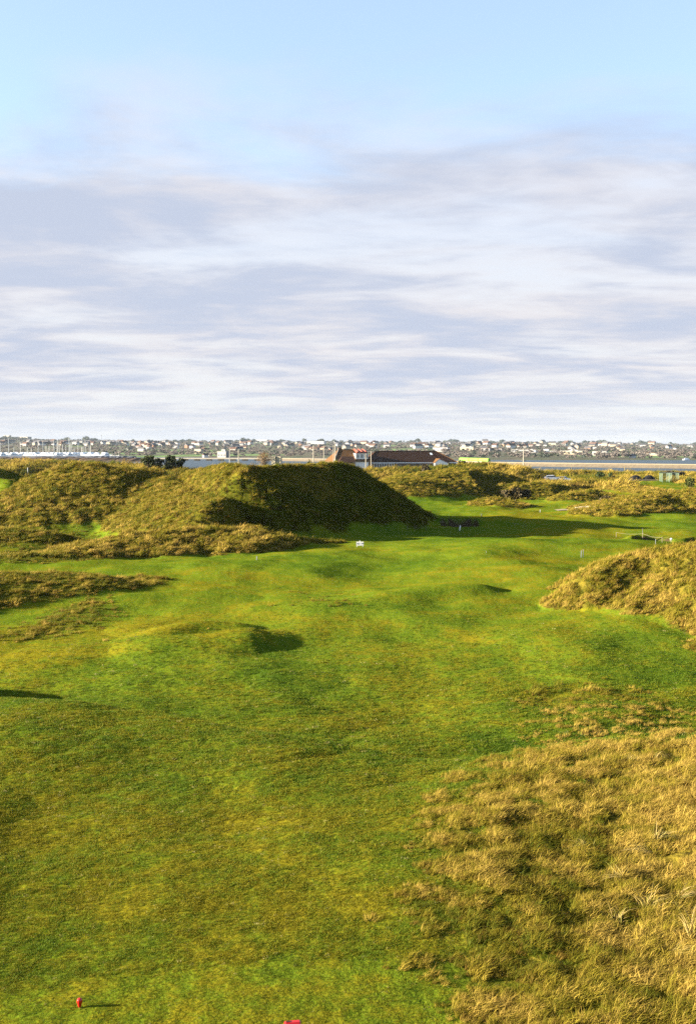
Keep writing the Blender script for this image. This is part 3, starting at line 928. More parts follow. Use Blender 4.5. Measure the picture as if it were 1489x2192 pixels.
# commuter train on the causeway
tr_a, tr_b = RAIL[3], RAIL[5]
def train():
    dirv = (RAIL[5] - RAIL[4]).normalized(); ang = math.atan2(dirv.y, dirv.x)
    head = Vector(((1046 - CX) / F * 746, 746, -1.3))
    e = empty('commuter_train', head, ang); e.scale = (.8, .75, .75)
    tag(e, 'bright yellow-green commuter train running on the causeway beside the clubhouse', 'train')
    G, GL, GR = mat('train_green', (0.09, 0.20, 0.012), .5, .3), mat('train_glass', (0.05, 0.06, 0.06), .2, .5), mat('train_grey', (0.10, 0.10, 0.10), .6, .3)
    for k in range(3):
        x1 = -k * 20.4; x0 = x1 - 19.8
        prof = [(-1.4, .95), (-1.45, 2.0), (-1.4, 3.2), (-1.0, 3.75), (0, 3.9), (1.0, 3.75), (1.4, 3.2), (1.45, 2.0), (1.4, .95)]
        mb = MB(); n = len(prof)
        xs = [x0, x0 + .15, x1 - (1.2 if k == 0 else .15), x1]
        sc = [.97, 1, 1, .86 if k == 0 else .97]
        vs = [(x, y * s_, .95 + (z - .95) * s_) for x, s_ in zip(xs, sc) for y, z in prof]
        fs = [(i * n + j, (i + 1) * n + j, (i + 1) * n + (j + 1) % n, i * n + (j + 1) % n) for i in range(3) for j in range(n)]
        fs += [tuple(range(n)), tuple(range(3 * n, 4 * n))[::-1]]
        mb.add(vs, fs); c = mb.build('carriage', G, e)
        for w in range(7):
            for sgn in (-1, 1):
                MB().box((x0 + 2.4 + w * 2.5, sgn * 1.44, 2.45), (1.5, .06, .75)).build('window', GL, c)
        u = MB().box(((x0 + x1) / 2, 0, .6), (15, 2.2, .55))
        for bx in (x0 + 3, x1 - 3):
            for wx in (-1.1, 1.1):
                u.tube([(bx + wx, -1.0, .42), (bx + wx, 1.0, .42)], .42, 10)
        u.build('bogie', GR, e)
train()

# breakwater of the marina
def breakwater():
    pts = [Vector(((px - CX) / F * d, d, 0)) for px, d in ((-700, 1330), (0, 1320), (120, 1300), (220, 1290), (292, 1290))]
    pts = densify(pts, 14)
    o = strip(pts, [(-7, SEA - 1), (-2.5, SEA + 1.9), (0, SEA + 2.5), (2.5, SEA + 1.9), (7, SEA - 1)], 'breakwater', [mat('navy_rock', (0.045, 0.050, 0.065), .9, .1, .3, .3)], [0, 0, 0, 0])
    for v in o.data.vertices:
        v.co.z += random.uniform(-.35, .35); v.co.y += random.uniform(-1, 1)
    tag(o, None, None, None, 'structure')
breakwater()
def spit():
    pts = densify([Vector(((px - CX) / F * d, d, 0)) for px, d in ((-700, 980), (0, 985), (120, 985), (220, 975), (300, 965), (345, 960))], 16)
    o = strip(pts, [(-26, SEA - 1), (-14, SEA + 1.6), (-4, SEA + 3.0), (4, SEA + 3.4), (14, SEA + 1.8), (26, SEA - 1)], 'mud_bank', [mat('heath_brown', (0.050, 0.032, 0.022), .95, .05, .35, .08)], [0] * 5)
    n = len(o.data.vertices)
    for i, v in enumerate(o.data.vertices):
        t = i / n
        v.co.z += random.uniform(-.5, .5)
        if t > .8 and v.co.z > SEA:
            v.co.z = SEA + (v.co.z - SEA) * (1 - (t - .8) / .2)
    tag(o, None, None, None, 'structure')
spit()

# ------------------------------------------------------------------ marina boats
HULLW = mat('hull_white', (0.80, 0.80, 0.80), .35, .4, .03, 1)
HULLN = mat('hull_navy', (0.03, 0.04, 0.09), .35, .4)
HULLR = mat('hull_red', (0.30, 0.05, 0.04), .4, .4)
MAST = mat('mast_alloy', (0.72, 0.68, 0.58), .45, .4)
CABIN = mat('cabin_glass', (0.04, 0.05, 0.06), .2, .5)
COVER = mat('blue_cover', (0.03, 0.05, 0.16), .8, .2)

def hull_mesh(L, B, H, m):
    mb = MB(); st = []
    for i in range(8):
        t = i / 7
        w = B / 2 * (0.72 + 0.5 * t - 1.22 * t ** 3.2) if t < 1 else 0.02
        sh = H * (1 + .28 * t * t)
        x = L * (t - .5)
        st.append([(x, -w, sh), (x, -w * .82, .15), (x, 0, -.45), (x, w * .82, .15), (x, w, sh), (x, 0, sh + .06)])
    vs = [p for s_ in st for p in s_]
    fs = [(i * 6 + j, i * 6 + (j + 1) % 6, (i + 1) * 6 + (j + 1) % 6, (i + 1) * 6 + j) for i in range(7) for j in range(6)]
    fs += [tuple(range(6))[::-1], tuple(range(42, 48))]
    mb.add(vs, fs)
    return mb.mesh('hull', m, False)

def cabin_mesh(L, B, z0, h, m):
    mb = MB()
    mb.add([(-L / 2, -B / 2, z0), (L / 2, -B * .35, z0), (L / 2, B * .35, z0), (-L / 2, B / 2, z0), (-L * .46, -B * .42, z0 + h), (L * .25, -B * .3, z0 + h), (L * .25, B * .3, z0 + h), (-L * .46, B * .42, z0 + h)],
           [(4, 5, 6, 7), (0, 1, 5, 4), (1, 2, 6, 5), (2, 3, 7, 6), (3, 0, 4, 7)])
    return mb.mesh('cabin', m)

hull_s = [hull_mesh(11, 3.6, 1.5, HULLW), hull_mesh(12.5, 3.9, 1.6, HULLN), hull_mesh(10, 3.3, 1.4, HULLW)]
cab_s = cabin_mesh(5, 2.4, 1.45, .8, HULLW)
hull_m = [hull_mesh(13, 4.4, 2.0, HULLW), hull_mesh(15, 4.8, 2.3, HULLW)]
cab_m = cabin_mesh(8, 3.6, 2.0, 1.9, HULLW); cab_g = cabin_mesh(6.2, 3.7, 2.75, .75, CABIN); cab_f = cabin_mesh(4.4, 3.0, 3.9, 1.0, HULLW)

def yacht(px, top, d, k, label, thick=.38, grp='yachts moored in the marina'):
    r = random.Random(int(px * 7 + d))
    x = (px - CX) / F * d
    e = empty('sailing_yacht', (x, d, SEA), r.choice([0.15, -.2, 2.9, 3.4, -.9, 1.0]) + r.uniform(-.2, .2))
    tag(e, label, 'sailing boat', grp)
    link(bpy.data.objects.new('hull', hull_s[k]), e)
    c = bpy.data.objects.new('cabin', cab_s); c.location = (.4, 0, 0); link(c, e)
    H = max(7.0, (HOR - top) / F * d + CZ - SEA)
    MB().tube([(.9, 0, 1.2), (.9, 0, H)], [thick, thick * .8], 6).build('mast', MAST, e)
    MB().tube([(.8, 0, 2.7), (-4.2, 0, 2.6)], .2, 6).build('boom', COVER if k != 2 else MAST, e)
    MB().tube([(5.0, 0, 1.9), (1.0, 0, H * .97)], .035, 4).tube([(-5.0, 0, 1.6), (.9, 0, H * .99)], .03, 4).build('rigging', MAST, e)

def marina_spot(px):
    return [w for lim, w in ((14, 'left of the thick mast at the left edge'), (35, 'just right of the thick left mast'), (65, 'between the thick left mast and the mast cluster'), (90, 'left of the mast cluster'), (112, 'at the left side of the mast cluster'), (124, 'in the middle of the mast cluster'), (147, 'just left of the tallest mast'), (160, 'just right of the tallest mast'), (180, 'some way right of the tallest mast'), (205, 'in the last close group of masts'), (999, 'at the thin right end of the marina')) if px < lim][0]
masts = [(4, 950), (44, 946), (83, 945), (95, 944.5), (99, 954), (115.6, 942), (119, 946), (123, 947), (127, 945.5), (130, 951), (135, 951), (153, 947), (157, 946.5), (162, 959), (168, 952), (175, 957), (181, 955), (186, 955), (191, 953), (195, 953), (60, 957), (70, 960), (31, 958), (108, 955), (141, 953)]
for i, (px, top) in enumerate(masts):
    yacht(px, top, 1395 + (i * 37) % 90, i % 3, ['white', 'navy', 'small white'][i % 3] + ' yacht with a bare mast ' + marina_spot(px))
yacht(18.7, 938, 1400, 0, 'yacht with a tall thick mast near the left end of the marina', .42)
yacht(148, 936.6, 1400, 1, 'yacht with the tallest mast in the middle of the marina', .5)
for px, top in ((216.5, 959), (240, 967), (246, 966), (254, 967)):
    yacht(px, top, 1360, 2, 'small yacht moored at the thin right end of the marina', .14, 'small yachts at the end of the marina')
for i, px in enumerate((8, 26, 38, 47, 57, 76, 86, 104, 111, 133, 143, 160, 172, 179, 201, 207, 224, 229, 14, 33, 53, 66, 92, 99, 117, 126, 138, 151, 166, 187, 195)):
    d = 1350 + (i * 53) % 110
    r = random.Random(i)
    e = empty('motor_boat', ((px - CX) / F * d, d, SEA), r.choice([0.1, 3.0, -.7, .8]) + r.uniform(-.25, .25))
    tag(e, 'white motor boat berthed ' + marina_spot(px), 'motor boat', 'motor boats in the marina')
    e.scale = (1.15, 1.2, 1.3)
    link(bpy.data.objects.new('hull', hull_m[i % 2]), e)
    c = link(bpy.data.objects.new('cabin', cab_m), e); link(bpy.data.objects.new('window', cab_g), c)
    f = bpy.data.objects.new('flybridge', cab_f); f.location = (-.6, 0, 0); link(f, e)
# a few open boats out on the water, right
for i, (px, row, lab) in enumerate(((1166, 981, 'small white boat anchored on the estuary right of the tall pole'), (1208, 980, 'small white boat with a cabin moored by the far shore'), (1236, 979, 'white boat close under the far wood'), (1466, 985.5, 'white boat on the water near the right edge'), (1310, 982, 'tiny white boat in mid-estuary on the right'))):
    d = (CZ - SEA) * F / (row - HOR)
    e = empty('motor_boat', ((px - CX) / F * d, d, SEA), .4 + i)
    tag(e, lab, 'motor boat', 'boats anchored on the estuary')
    h = bpy.data.objects.new('hull', hull_m[0]); h.scale = (.6, .6, .6); link(h, e)
    c = bpy.data.objects.new('cabin', cab_m); c.scale = (.55, .6, .6); link(c, e)

# ------------------------------------------------------------------ the town across the water
WALLS = [mat('render_white', (0.46, 0.45, 0.44), .8, .2), mat('render_cream', (0.34, 0.29, 0.21), .8, .2), mat('brick_brown', (0.13, 0.075, 0.05), .9, .1), mat('render_grey', (0.18, 0.17, 0.16), .85, .15)]
ROOFS = [mat('slate_grey', (0.045, 0.045, 0.052), .7, .2), mat('tile_brown', (0.050, 0.030, 0.024), .85, .1), mat('roof_pale', (0.20, 0.20, 0.20), .6, .3)]
PANE = mat('far_panes', (0.05, 0.06, 0.08), .2, .5)

def house_meshes(w, dp, h, rf, wm, rm):
    a = MB().add([(-w / 2, -dp / 2, -2), (w / 2, -dp / 2, -2), (w / 2, dp / 2, -2), (-w / 2, dp / 2, -2), (-w / 2, -dp / 2, h), (w / 2, -dp / 2, h), (w / 2, dp / 2, h), (-w / 2, dp / 2, h), (-w / 2, 0, h + rf), (w / 2, 0, h + rf)],
                 [(0, 1, 5, 4), (2, 3, 7, 6), (1, 2, 6, 9, 5), (3, 0, 4, 8, 7)])
    o = .35; e = h - rf * o / (dp / 2)
    b = MB().add([(-w / 2 - o, -dp / 2 - o, e), (w / 2 + o, -dp / 2 - o, e), (w / 2 + o, 0, h + rf + .12), (-w / 2 - o, 0, h + rf + .12), (w / 2 + o, dp / 2 + o, e), (-w / 2 - o, dp / 2 + o, e)], [(0, 1, 2, 3), (3, 2, 4, 5), (0, 3, 5), (1, 4, 2), (5, 4, 1, 0)])
    b.box((w * .3, 0, h + rf + .3), (.8, .7, 1.2))
    return a.mesh('house', wm), b.mesh('roof', rm)

def block_meshes(w, dp, h, wm, rm):
    a = MB().box((0, 0, h / 2 - 1), (w, dp, h + 2))
    b = MB().box((0, 0, h + .25), (w + .8, dp + .8, .5)).box((w * .2, 0, h + 1.0), (w * .12, dp * .4, 1.2))
    return a.mesh('building', wm), b.mesh('roof', rm)

H_VAR = [house_meshes(11, 7.5, 5.2, 3.0, WALLS[a], ROOFS[b]) for a, b in ((0, 0), (0, 1), (1, 0), (1, 1), (2, 0), (3, 1))]
H_LAB = ['white house, slate roof', 'white house, brown roof', 'cream house, slate roof', 'cream house, brown roof', 'brick house, slate roof', 'grey house, brown roof']
def where(px, row):
    side = [w for lim, w in ((130, 'behind the left marina masts'), (265, 'behind the right marina masts'), (420, 'above the dark pines'), (600, 'above the viaduct'), (715, 'above the pale poles'), (850, 'above the clubhouse dormer'), (990, 'above the right clubhouse roof'), (1119, 'left of the tall lone pole'), (1260, 'right of the tall lone pole'), (1380, 'above the black heap'), (9999, 'near the right edge')) if px < lim][0]
    return ('high on the far hill ' if row < 952 else 'halfway up the far hill ' if row < 957 else 'low on the far hill ') + side

def put(mw, mr, p, rz, scl, name, label, cat, group):
    o = bpy.data.objects.new(name, mw); o.location = p; o.rotation_euler = (0, 0, rz); o.scale = scl
    link(o); tag(o, label, cat, group)
    link(bpy.data.objects.new('roof', mr), o)
    return o

rh = random.Random(4)
cnt = 0
while cnt < 215:
    px = rh.uniform(0, 1500)
    row = rh.choice([rh.uniform(949, 954), rh.uniform(951, 960), rh.uniform(953, 968)])
    if px < 260:
        row = min(row, rh.uniform(949, 956))
    if 715 < px < 985 and row > 962:
        continue
    if px > 1040 and row > 973:
        continue
    p = far_hit(px, row)
    if p.y > 4900:
        continue
    k = rh.choices(range(6), [7, 5, 4, 4, 3, 3])[0]
    s = rh.uniform(.8, 1.15) * (1 + max(0, p.y - 2200) / 2600)
    put(*H_VAR[k], p, rh.uniform(-1.1, -.2) + rh.choice([0, math.pi / 2]), (s * rh.uniform(.9, 1.5), s, s), 'house', H_LAB[k] + ', ' + where(px, row), 'house', 'houses of the far town')
    cnt += 1

# larger buildings one can pick out: px range, top row, bottom row, wall, roof, label
BIG = [(356, 387, 948, 953.5, 0, 2, 'long white building on the far hillside above the viaduct'),
       (245, 257, 947, 951.5, 0, 0, 'short white block on the hill right of the marina masts'),
       (284, 294, 948, 952, 0, 2, 'small white block left of the long white hillside building'),
       (322, 346, 950, 954.5, 0, 2, 'low pale building on the hill above the dark pines'),
       (545, 576, 940.5, 947, 0, 2, 'white cluster building standing on the skyline above the dark ridge'),
       (657, 697, 944.5, 952, 0, 1, 'long bright white building with a reddish roof above the poles'),
       (576, 590, 945, 950, 1, 0, 'cream block beside the white skyline building'),
       (926, 961, 958, 966.5, 0, 0, 'white apartment block just above the clubhouse roof ridge'),
       (986, 1016, 957, 964, 1, 2, 'pale block to the right of the clubhouse roof'),
       (1030, 1050, 960, 966, 0, 1, 'white building with brown roof above the train'),
       (1053, 1075, 960, 966, 3, 1, 'grey hall with a brown roof left of the tall pole'),
       (1094, 1110, 963, 968, 0, 2, 'short white shed left of the tall pole on the far shore'),
       (1111, 1149, 963.5, 969.5, 0, 2, 'long white shed behind the tall pole on the far shore'),
       (1162, 1174, 961, 969.5, 0, 0, 'tall white block right of the tall pole'),
       (1176, 1198, 966, 971, 0, 2, 'low white shed between the two white blocks'),
       (1199, 1247, 965.5, 972.5, 1, 2, 'long cream warehouse on the far shore'),
       (1267, 1298, 966, 975, 0, 0, 'big white block at the edge of the far wood'),
       (1385, 1426, 969.5, 975, 1, 1, 'long cream hall with red-brown roof near the right edge'),
       (418, 434, 961, 970.5, 1, 0, 'cream apartment block above the viaduct'),
       (468, 490, 967, 978, 3, 2, 'grey-green lattice shed on the far shore by a pole'),
       (10, 26, 931, 941, 3, 2, 'square grey building on the left skyline'),
       (34, 70, 934, 941.5, 3, 2, 'long grey building on the left skyline')]
for x0, x1, r0, r1, wm, rm, lab in BIG:
    p = far_hit((x0 + x1) / 2, r1)
    w, h = (x1 - x0) / F * p.y, (r1 - r0) / F * p.y
    a = -rh.uniform(.3, .5)
    ww = w / (math.cos(a) + .3 * abs(math.sin(a)))
    mw, mr = block_meshes(ww, ww * .35 if ww > 25 else ww * .8, h, WALLS[wm], ROOFS[rm])
    o = put(mw, mr, p, a, (1, 1, 1), 'building', lab, 'building', None)
    n = max(3, int(ww / 6)); dp = ww * .35 if ww > 25 else ww * .8
    pm = MB().box((0, 0, 0), (2.2, .3, 1.8)).mesh('window', PANE)
    for fl in range(max(1, int(h / 5))):
        for k in range(min(n, 9)):
            q = bpy.data.objects.new('window', pm); q.location = ((k + .5) / min(n, 9) * ww - ww / 2, -dp / 2, 2.2 + fl * 4.2); link(q, o)
for px, r0, r1, wm, rm, lab in ((278, 958, 964, 0, 0, 'white gabled house standing alone right of the marina'), (440, 972, 979, 0, 1, 'white house with brown roof on the shore behind the viaduct'), (450, 971, 976, 0, 0, 'small white house beside the shore, above the viaduct'), (1226, 974, 979, 0, 0, 'white cottage on the far shore in front of the dark wood'), (1352, 972, 980, 0, 0, 'white house with steep roof among trees on the right shore')):
    p = far_hit(px, r1); h = (r1 - r0) / F * p.y
    mw, mr = house_meshes(h * 1.5, h * 1.2, h * .55, h * .45, WALLS[wm], ROOFS[rm])
    put(mw, mr, p, -.9 + math.pi / 2, (1, 1, 1), 'house', lab, 'house', None)
# thin mast on the skyline
pm_ = far_hit(219, 945)
tag(MB().tube([(0, 0, 0), (0, 0, 32)], [.9, .5], 6).box((0, 0, 27), (3, 3, 2)).build('radio_mast', mat('mast_grey', (.2, .2, .22), .6), None, pm_), 'thin radio mast on the skyline right of the marina', 'mast')

# woods between the houses: winter-brown and evergreen trees too far to tell apart
def far_tree_protos():
    out = []
    for k in range(6):
        r = random.Random(50 + k)
        lob = [(r.uniform(-.3, .3) * 8, r.uniform(-.3, .3) * 8, 8 * r.uniform(.35, .85), r.uniform(1.6, 3.0), r.uniform(1.6, 3.0), r.uniform(1.4, 2.6)) for _ in range(6)]
        out.append(crown_mesh('far_tree', 170, lob, .75, L_FARB if k < 3 else L_FARG, 60 + k))
    return out
FT = far_tree_protos()
C_FARB = proto_collection('brown_tree', FT[:3]); C_FARG = proto_collection('green_tree', FT[3:])

def far_wood(name, coll, n, rowlo, rowhi, seed, lab, smin, smax, thr):
    r = np.random.default_rng(seed)
    px = r.uniform(-120, 1620, n)
    d = r.uniform(0, 1, n)
    sh = far_shore(px)
    y = sh + 12 + (4950 - sh) * d ** rowlo
    x = (px - CX) / F * y
    z = far_z(x, y)
    row = HOR + (CZ - z) / y * F
    clump = gnoise(px / rowhi, np.log(y) * 9, seed)
    k = (z > SEA + .3) & (clump > thr + r.uniform(-.25, .25, n))
    x, y, z = x[k], y[k], z[k]; m = len(x)
    s = r.uniform(smin, smax, m) * (1 + np.maximum(0, y - 2500) / 5000)
    return scatter(name, np.column_stack([x, y, z - .3]), np.column_stack([np.zeros(m), np.zeros(m), r.uniform(0, 6.28, m)]), np.column_stack([s * 1.15, s * 1.15, s * .8]), np.zeros(m), coll, lab)
far_wood('winter_wood', C_FARB, 7000, 1.3, 40, 81, 'brown leafless trees between the houses of the far town', .45, .9, -.12)
far_wood('evergreen_wood', C_FARG, 3600, 1.2, 55, 83, 'dark green trees scattered across the far hills', .45, .95, .08)
def skyline_wood():
    r = np.random.default_rng(91); n = 900
    px = r.uniform(-150, 1650, n); y = r.uniform(4650, 5000, n); x = (px - CX) / F * y; z = far_z(x, y)
    c = gnoise(px / 30, px * 0 + 3.3, 17) + .7 * gnoise(px / 9, px * 0 + 7.7, 19)
    s = np.clip(1.0 + 1.2 * c, .4, 2.4) * r.uniform(.8, 1.2, n)
    scatter('skyline_wood', np.column_stack([x, y, z - .3]), np.column_stack([np.zeros(n), np.zeros(n), r.uniform(0, 6.28, n)]), np.column_stack([s * 1.5, s * 1.5, s * 1.1]), np.zeros(n), C_FARG, 'row of trees along the crest of the far hills')
skyline_wood()

# ------------------------------------------------------------------ the clubhouse
def clubhouse():
    TILE = mat('clubhouse_tile', (0.024, 0.011, 0.007), .9, .08, .25, 1.3)
    TILEL = mat('clubhouse_tile_sunlit', (0.060, 0.030, 0.011), .9, .08, .25, 1.3)  # lighter copy of the roof tile, sunlight put into its colour
    RED = mat('red_verge', (0.16, 0.035, 0.022), .7, .2)
    WH = mat('white_plaster', (0.80, 0.79, 0.76), .8, .2)
    GLS = mat('clubhouse_glass', (0.05, 0.07, 0.09), .12, .6)
    DK = mat('dark_wall', (0.09, 0.06, 0.045), .9, .1)
    d0 = 515.0; S = d0 / F
    a = R(13)
    org = Vector(((706 - CX) * S, d0, -1.6))
    e = empty('clubhouse', org, a)
    tag(e, 'long low clubhouse with a dark brown tiled hip roof and white dormer', 'clubhouse')
    def zrow(row):
        return CZ + (HOR - row) * S - org.z
    def lx(px):
        return (px - 706) * S / math.cos(a)
    def hip(x0, x1, y0, y1, ze, zr, inx0, inx1, name, m, ridge_along_y=False):
        mb = MB(); o = .7
        X0, X1, Y0, Y1 = x0 - o, x1 + o, y0 - o, y1 + o
        if not ridge_along_y:
            ym = (y0 + y1) / 2
            v = [(X0, Y0, ze), (X1, Y0, ze), (X1, Y1, ze), (X0, Y1, ze), (x0 + inx0, ym, zr), (x1 - inx1, ym, zr)]
            f = [(0, 1, 5, 4), (1, 2, 5), (2, 3, 4, 5), (3, 0, 4), (3, 2, 1, 0)]
        else:
            xm = (x0 + x1) / 2
            v = [(X0, Y0, ze), (X1, Y0, ze), (X1, Y1, ze), (X0, Y1, ze), (xm, y0 + inx0, zr), (xm, y1 - inx1, zr)]
            f = [(0, 1, 4), (1, 2, 5, 4), (2, 3, 5), (3, 0, 4, 5), (3, 2, 1, 0)]
        return mb.add(v, f).build(name, m, e)
    eave, rid = zrow(990.5), zrow(966)
    # main block
    x0, x1 = lx(786), lx(984)
    MB().box(((x0 + x1) / 2, 9, eave / 2), (x1 - x0, 15, eave)).build('wall', DK, e)
    r = hip(x0, x1, 1.5, 16.5, eave, rid, 6.5, 8, 'roof', TILE)
    # ridge and hip cappings in paler tile
    def cap(p, q):
        MB().tube([p, q], .16, 6).build('ridge_tile', TILEL, r)
    ym = 9; o = .7
    cap((x0 + 6.5, ym, rid + .05), (x1 - 8, ym, rid + .05)); cap((x0 - o, 1.5 - o, eave + .05), (x0 + 6.5, ym, rid + .05)); cap((x1 + o, 1.5 - o, eave + .05), (x1 - 8, ym, rid + .05))
    MB().box(((x0 + x1) / 2, 1.5 - .72, eave - .18), (x1 - x0 + 1.3, .12, .36)).build('fascia', WH, e)
    # glazed front: panes between posts
    n = 11; gw = (lx(845) - x0) / n
    for k in range(n):
        MB().box((x0 + (k + .5) * gw, 1.44, eave * .52), (gw - .3, .1, eave * .8)).build('pane', GLS, e)
    for k in range(n + 1):
        MB().box((x0 + k * gw, .95, eave / 2 - .2), (.2, .2, eave - .4)).build('post', WH, e)
    for k in range(5):
        MB().box((lx(858) + k * 3.6, 1.42, eave * .58), (1.7, .1, 1.1)).build('window', GLS, e)
    # porch gable on the right
    gx0, gx1, gz_, gr = lx(932), lx(961), zrow(991), zrow(982.5)
    gm = (gx0 + gx1) / 2 - 1.2
    g = MB().add([(gx0, -2.2, 0), (gx1, -2.2, 0), (gx1, 1.6, 0), (gx0, 1.6, 0), (gx0, -2.2, gz_), (gx1, -2.2, gz_), (gx1, 1.6, gz_), (gx0, 1.6, gz_), (gm, -2.2, gr)], [(0, 1, 5, 8, 4), (1, 2, 6, 5), (3, 0, 4, 7)]).build('porch', WH, e)
    MB().add([(gx0 - .4, -2.5, gz_ - .1), (gm, -2.5, gr + .15), (gm, 6, gr + .15), (gx0 - .4, 6, gz_ - .1), (gx1 + .4, -2.5, gz_ - .1), (gx1 + .4, 6, gz_ - .1)], [(0, 1, 2, 3), (1, 4, 5, 2), (0, 4, 1)][:2]).build('porch_roof', TILEL, g)
    MB().tube([(gm, -2.55, gr + .1), (gx1 + .4, -2.55, gz_ - .15)], .16, 6).build('verge', RED, g)
    MB().box(((gx0 + gx1) / 2, -2.23, 1.2), (1.6, .08, 2.2)).build('door', DK, g)
    # rooflight
    sx = lx(934); fy = .45
    MB().add([(sx - .3, 1.5 + 7.5 * .62, eave + (rid - eave) * .64 + .06), (sx + .9, 1.5 + 7.5 * .58, eave + (rid - eave) * .60 + .06), (sx + .9, 1.5 + 7.5 * .80, eave + (rid - eave) * .82 + .06), (sx - .3, 1.5 + 7.5 * .84, eave + (rid - eave) * .86 + .06)], [(0, 1, 2, 3)]).build('rooflight', mat('rooflight', (.6, .63, .66), .1, .6), r)
    # west wing, taller, hipped towards the course
    wx0, wx1 = lx(712), lx(790)
    we, wr = zrow(988), zrow(961.5)
    MB().box(((wx0 + wx1) / 2, 6, we / 2), (wx1 - wx0, 22, we)).build('wing_wall', DK, e)
    MB().box((lx(764), -5.06, we / 2), (lx(783) - lx(745), .1, we)).build('white_panel', WH, e)
    w = MB(); xm0, xm1 = wx0 + 4.0, wx0 + 10.5
    v = [(wx0 - .7, -5.7, we), (wx1 + .7, -5.7, we), (wx1 + .7, 17.7, we), (wx0 - .7, 17.7, we), (xm0, 5, wr), (xm1, 5, wr)]
    w.add(v, [(0, 1, 5, 4), (1, 2, 5), (2, 3, 4, 5), (3, 0, 4), (3, 2, 1, 0)])
    wro = w.build('wing_roof', TILEL, e)
    MB().tube([(wx0 - .7, -5.7, we + .05), (xm0, 5, wr + .05)], .22, 6).build('ridge_tile', CONC, wro)
    MB().tube([(xm1, 5, wr + .05), (wx1 + .7, -5.7, we + .05)], .22, 6).build('ridge_tile', TILEL, wro)
    MB().box((xm0 + .6, 5.4, wr - .3), (1.6, 1.2, 2.0)).build('chimney', DK, e)
    # low dark lean-to in front
    q0, q1 = lx(721), lx(750)
    MB().box(((q0 + q1) / 2, -7.4, zrow(988.5) / 2), (q1 - q0, 3.4, zrow(988.5))).build('annexe_wall', DK, e)
    MB().add([(q0 - 1.2, -9.4, zrow(988.5)), (q1 + .3, -9.4, zrow(988.5)), (q1 + .3, -3.9, zrow(977)), (q0 + 1.6, -3.9, zrow(977)), (q0 - 1.2, -3.9, zrow(988.5)), (q1 + .3, -3.9, zrow(988.5))], [(0, 1, 2, 3), (0, 3, 4), (1, 5, 2)]).build('annexe_roof', TILE, e)
    # dormer with three white windows under little red roofs
    dx0, dx1 = lx(757), lx(783); zb, zt = zrow(982.5), zrow(970)
    dm = MB().box(((dx0 + dx1) / 2, -1.0, (zb + zt) / 2), (dx1 - dx0, 6, zt - zb)).build('dormer', WH, e)
    for k in range(3):
        cxk = dx0 + (k + .5) * (dx1 - dx0) / 3; hw = (dx1 - dx0) / 6
        wn = MB().box((cxk, -4.05, (zb + zt) / 2), (hw * 1.5, .14, (zt - zb) * .8)).build('window', WH, dm)
        MB().box((cxk - hw * .33, -4.13, (zb + zt) / 2), (hw * .5, .06, (zt - zb) * .62)).build('pane', GLS, wn)
        MB().box((cxk + hw * .38, -4.13, (zb + zt) / 2), (hw * .5, .06, (zt - zb) * .62)).build('pane', GLS, wn)
        MB().add([(cxk - hw, -4.6, zt), (cxk + hw, -4.6, zt), (cxk + hw * .5, 3.5, zt + 1.9), (cxk - hw * .5, 3.5, zt + 1.9), (cxk, -4.4, zt + 1.0), (cxk, 3.5, zt + 2.2)], [(0, 4, 5, 3), (4, 1, 2, 5), (0, 1, 4)]).build('dormer_roof', RED, dm)
    # two chimney pots at the right-hand end
    for px in (972, 978):
        MB().tube([(lx(px), 9.0, 0), (lx(px), 9.0, zrow(974))], .5, 8).build('vent_stack', CONC, e)
    return e
clubhouse()

# ------------------------------------------------------------------ poles
PW = mat('pole_pale', (0.26, 0.24, 0.20), .8, .2, .08, 1.5)
def pole(px, top, bottom, d, label, arms=(), r0=.16):
    z1 = CZ + (HOR - top) / F * d
    x = (px - CX) / F * d
    z0 = min(gz(x, d), CZ + (HOR - bottom) / F * d) if d < 540 else SEA
    e = empty('utility_pole', (x, d, z0)); tag(e, label, 'pole', 'pale poles around the clubhouse')
    H = z1 - z0
    MB().tube([(0, 0, -.4), (0, 0, H)], [r0 * 1.25, r0 * .85], 8).build('shaft', PW, e)
    for h, w in arms:
        MB().box((0, 0, H - h), (w, .16, .16)).build('crossarm', PW, e)
        for s_ in (-.45, .45):
            MB().tube([(s_ * w, 0, H - h + .08), (s_ * w, 0, H - h + .32)], .06, 6).build('insulator', CONC, e)
    return e
pole(671, 953.5, 990, 405, 'pale pole with a short crossarm, left of two plain poles before the clubhouse', ((3.2, 1.6),), .2)
pole(693, 953.5, 992, 405, 'plain pale pole between the crossarm pole and the pair of poles')
pole(713.5, 953, 991, 420, 'thin left pole of the close pair beside the clubhouse wing', (), .12)
pole(717, 951, 991, 400, 'thicker right pole of the close pair beside the clubhouse wing', (), .2)
pole(782.5, 971, 1003, 440, 'short pale pole with a lamp bracket in front of the white dormer', ((.9, 1.3),), .17)
pole(793.7, 965.5, 1000, 440, 'plain pale pole in front of the dark end of the roof', ((.4, .5),), .17)
pole(1119, 960.5, 1007, 360, 'lone tall pale pole with a bracket at mid height on the right', ((4.0, 1.7), (.3, .5)), .19)
pole(511, 961.5, 990, 420, 'pale pole behind the middle dune, right of the pines', (), .2)
pole(492, 957.5, 979, 900, 'far pale pole rising from the viaduct', (), .3)

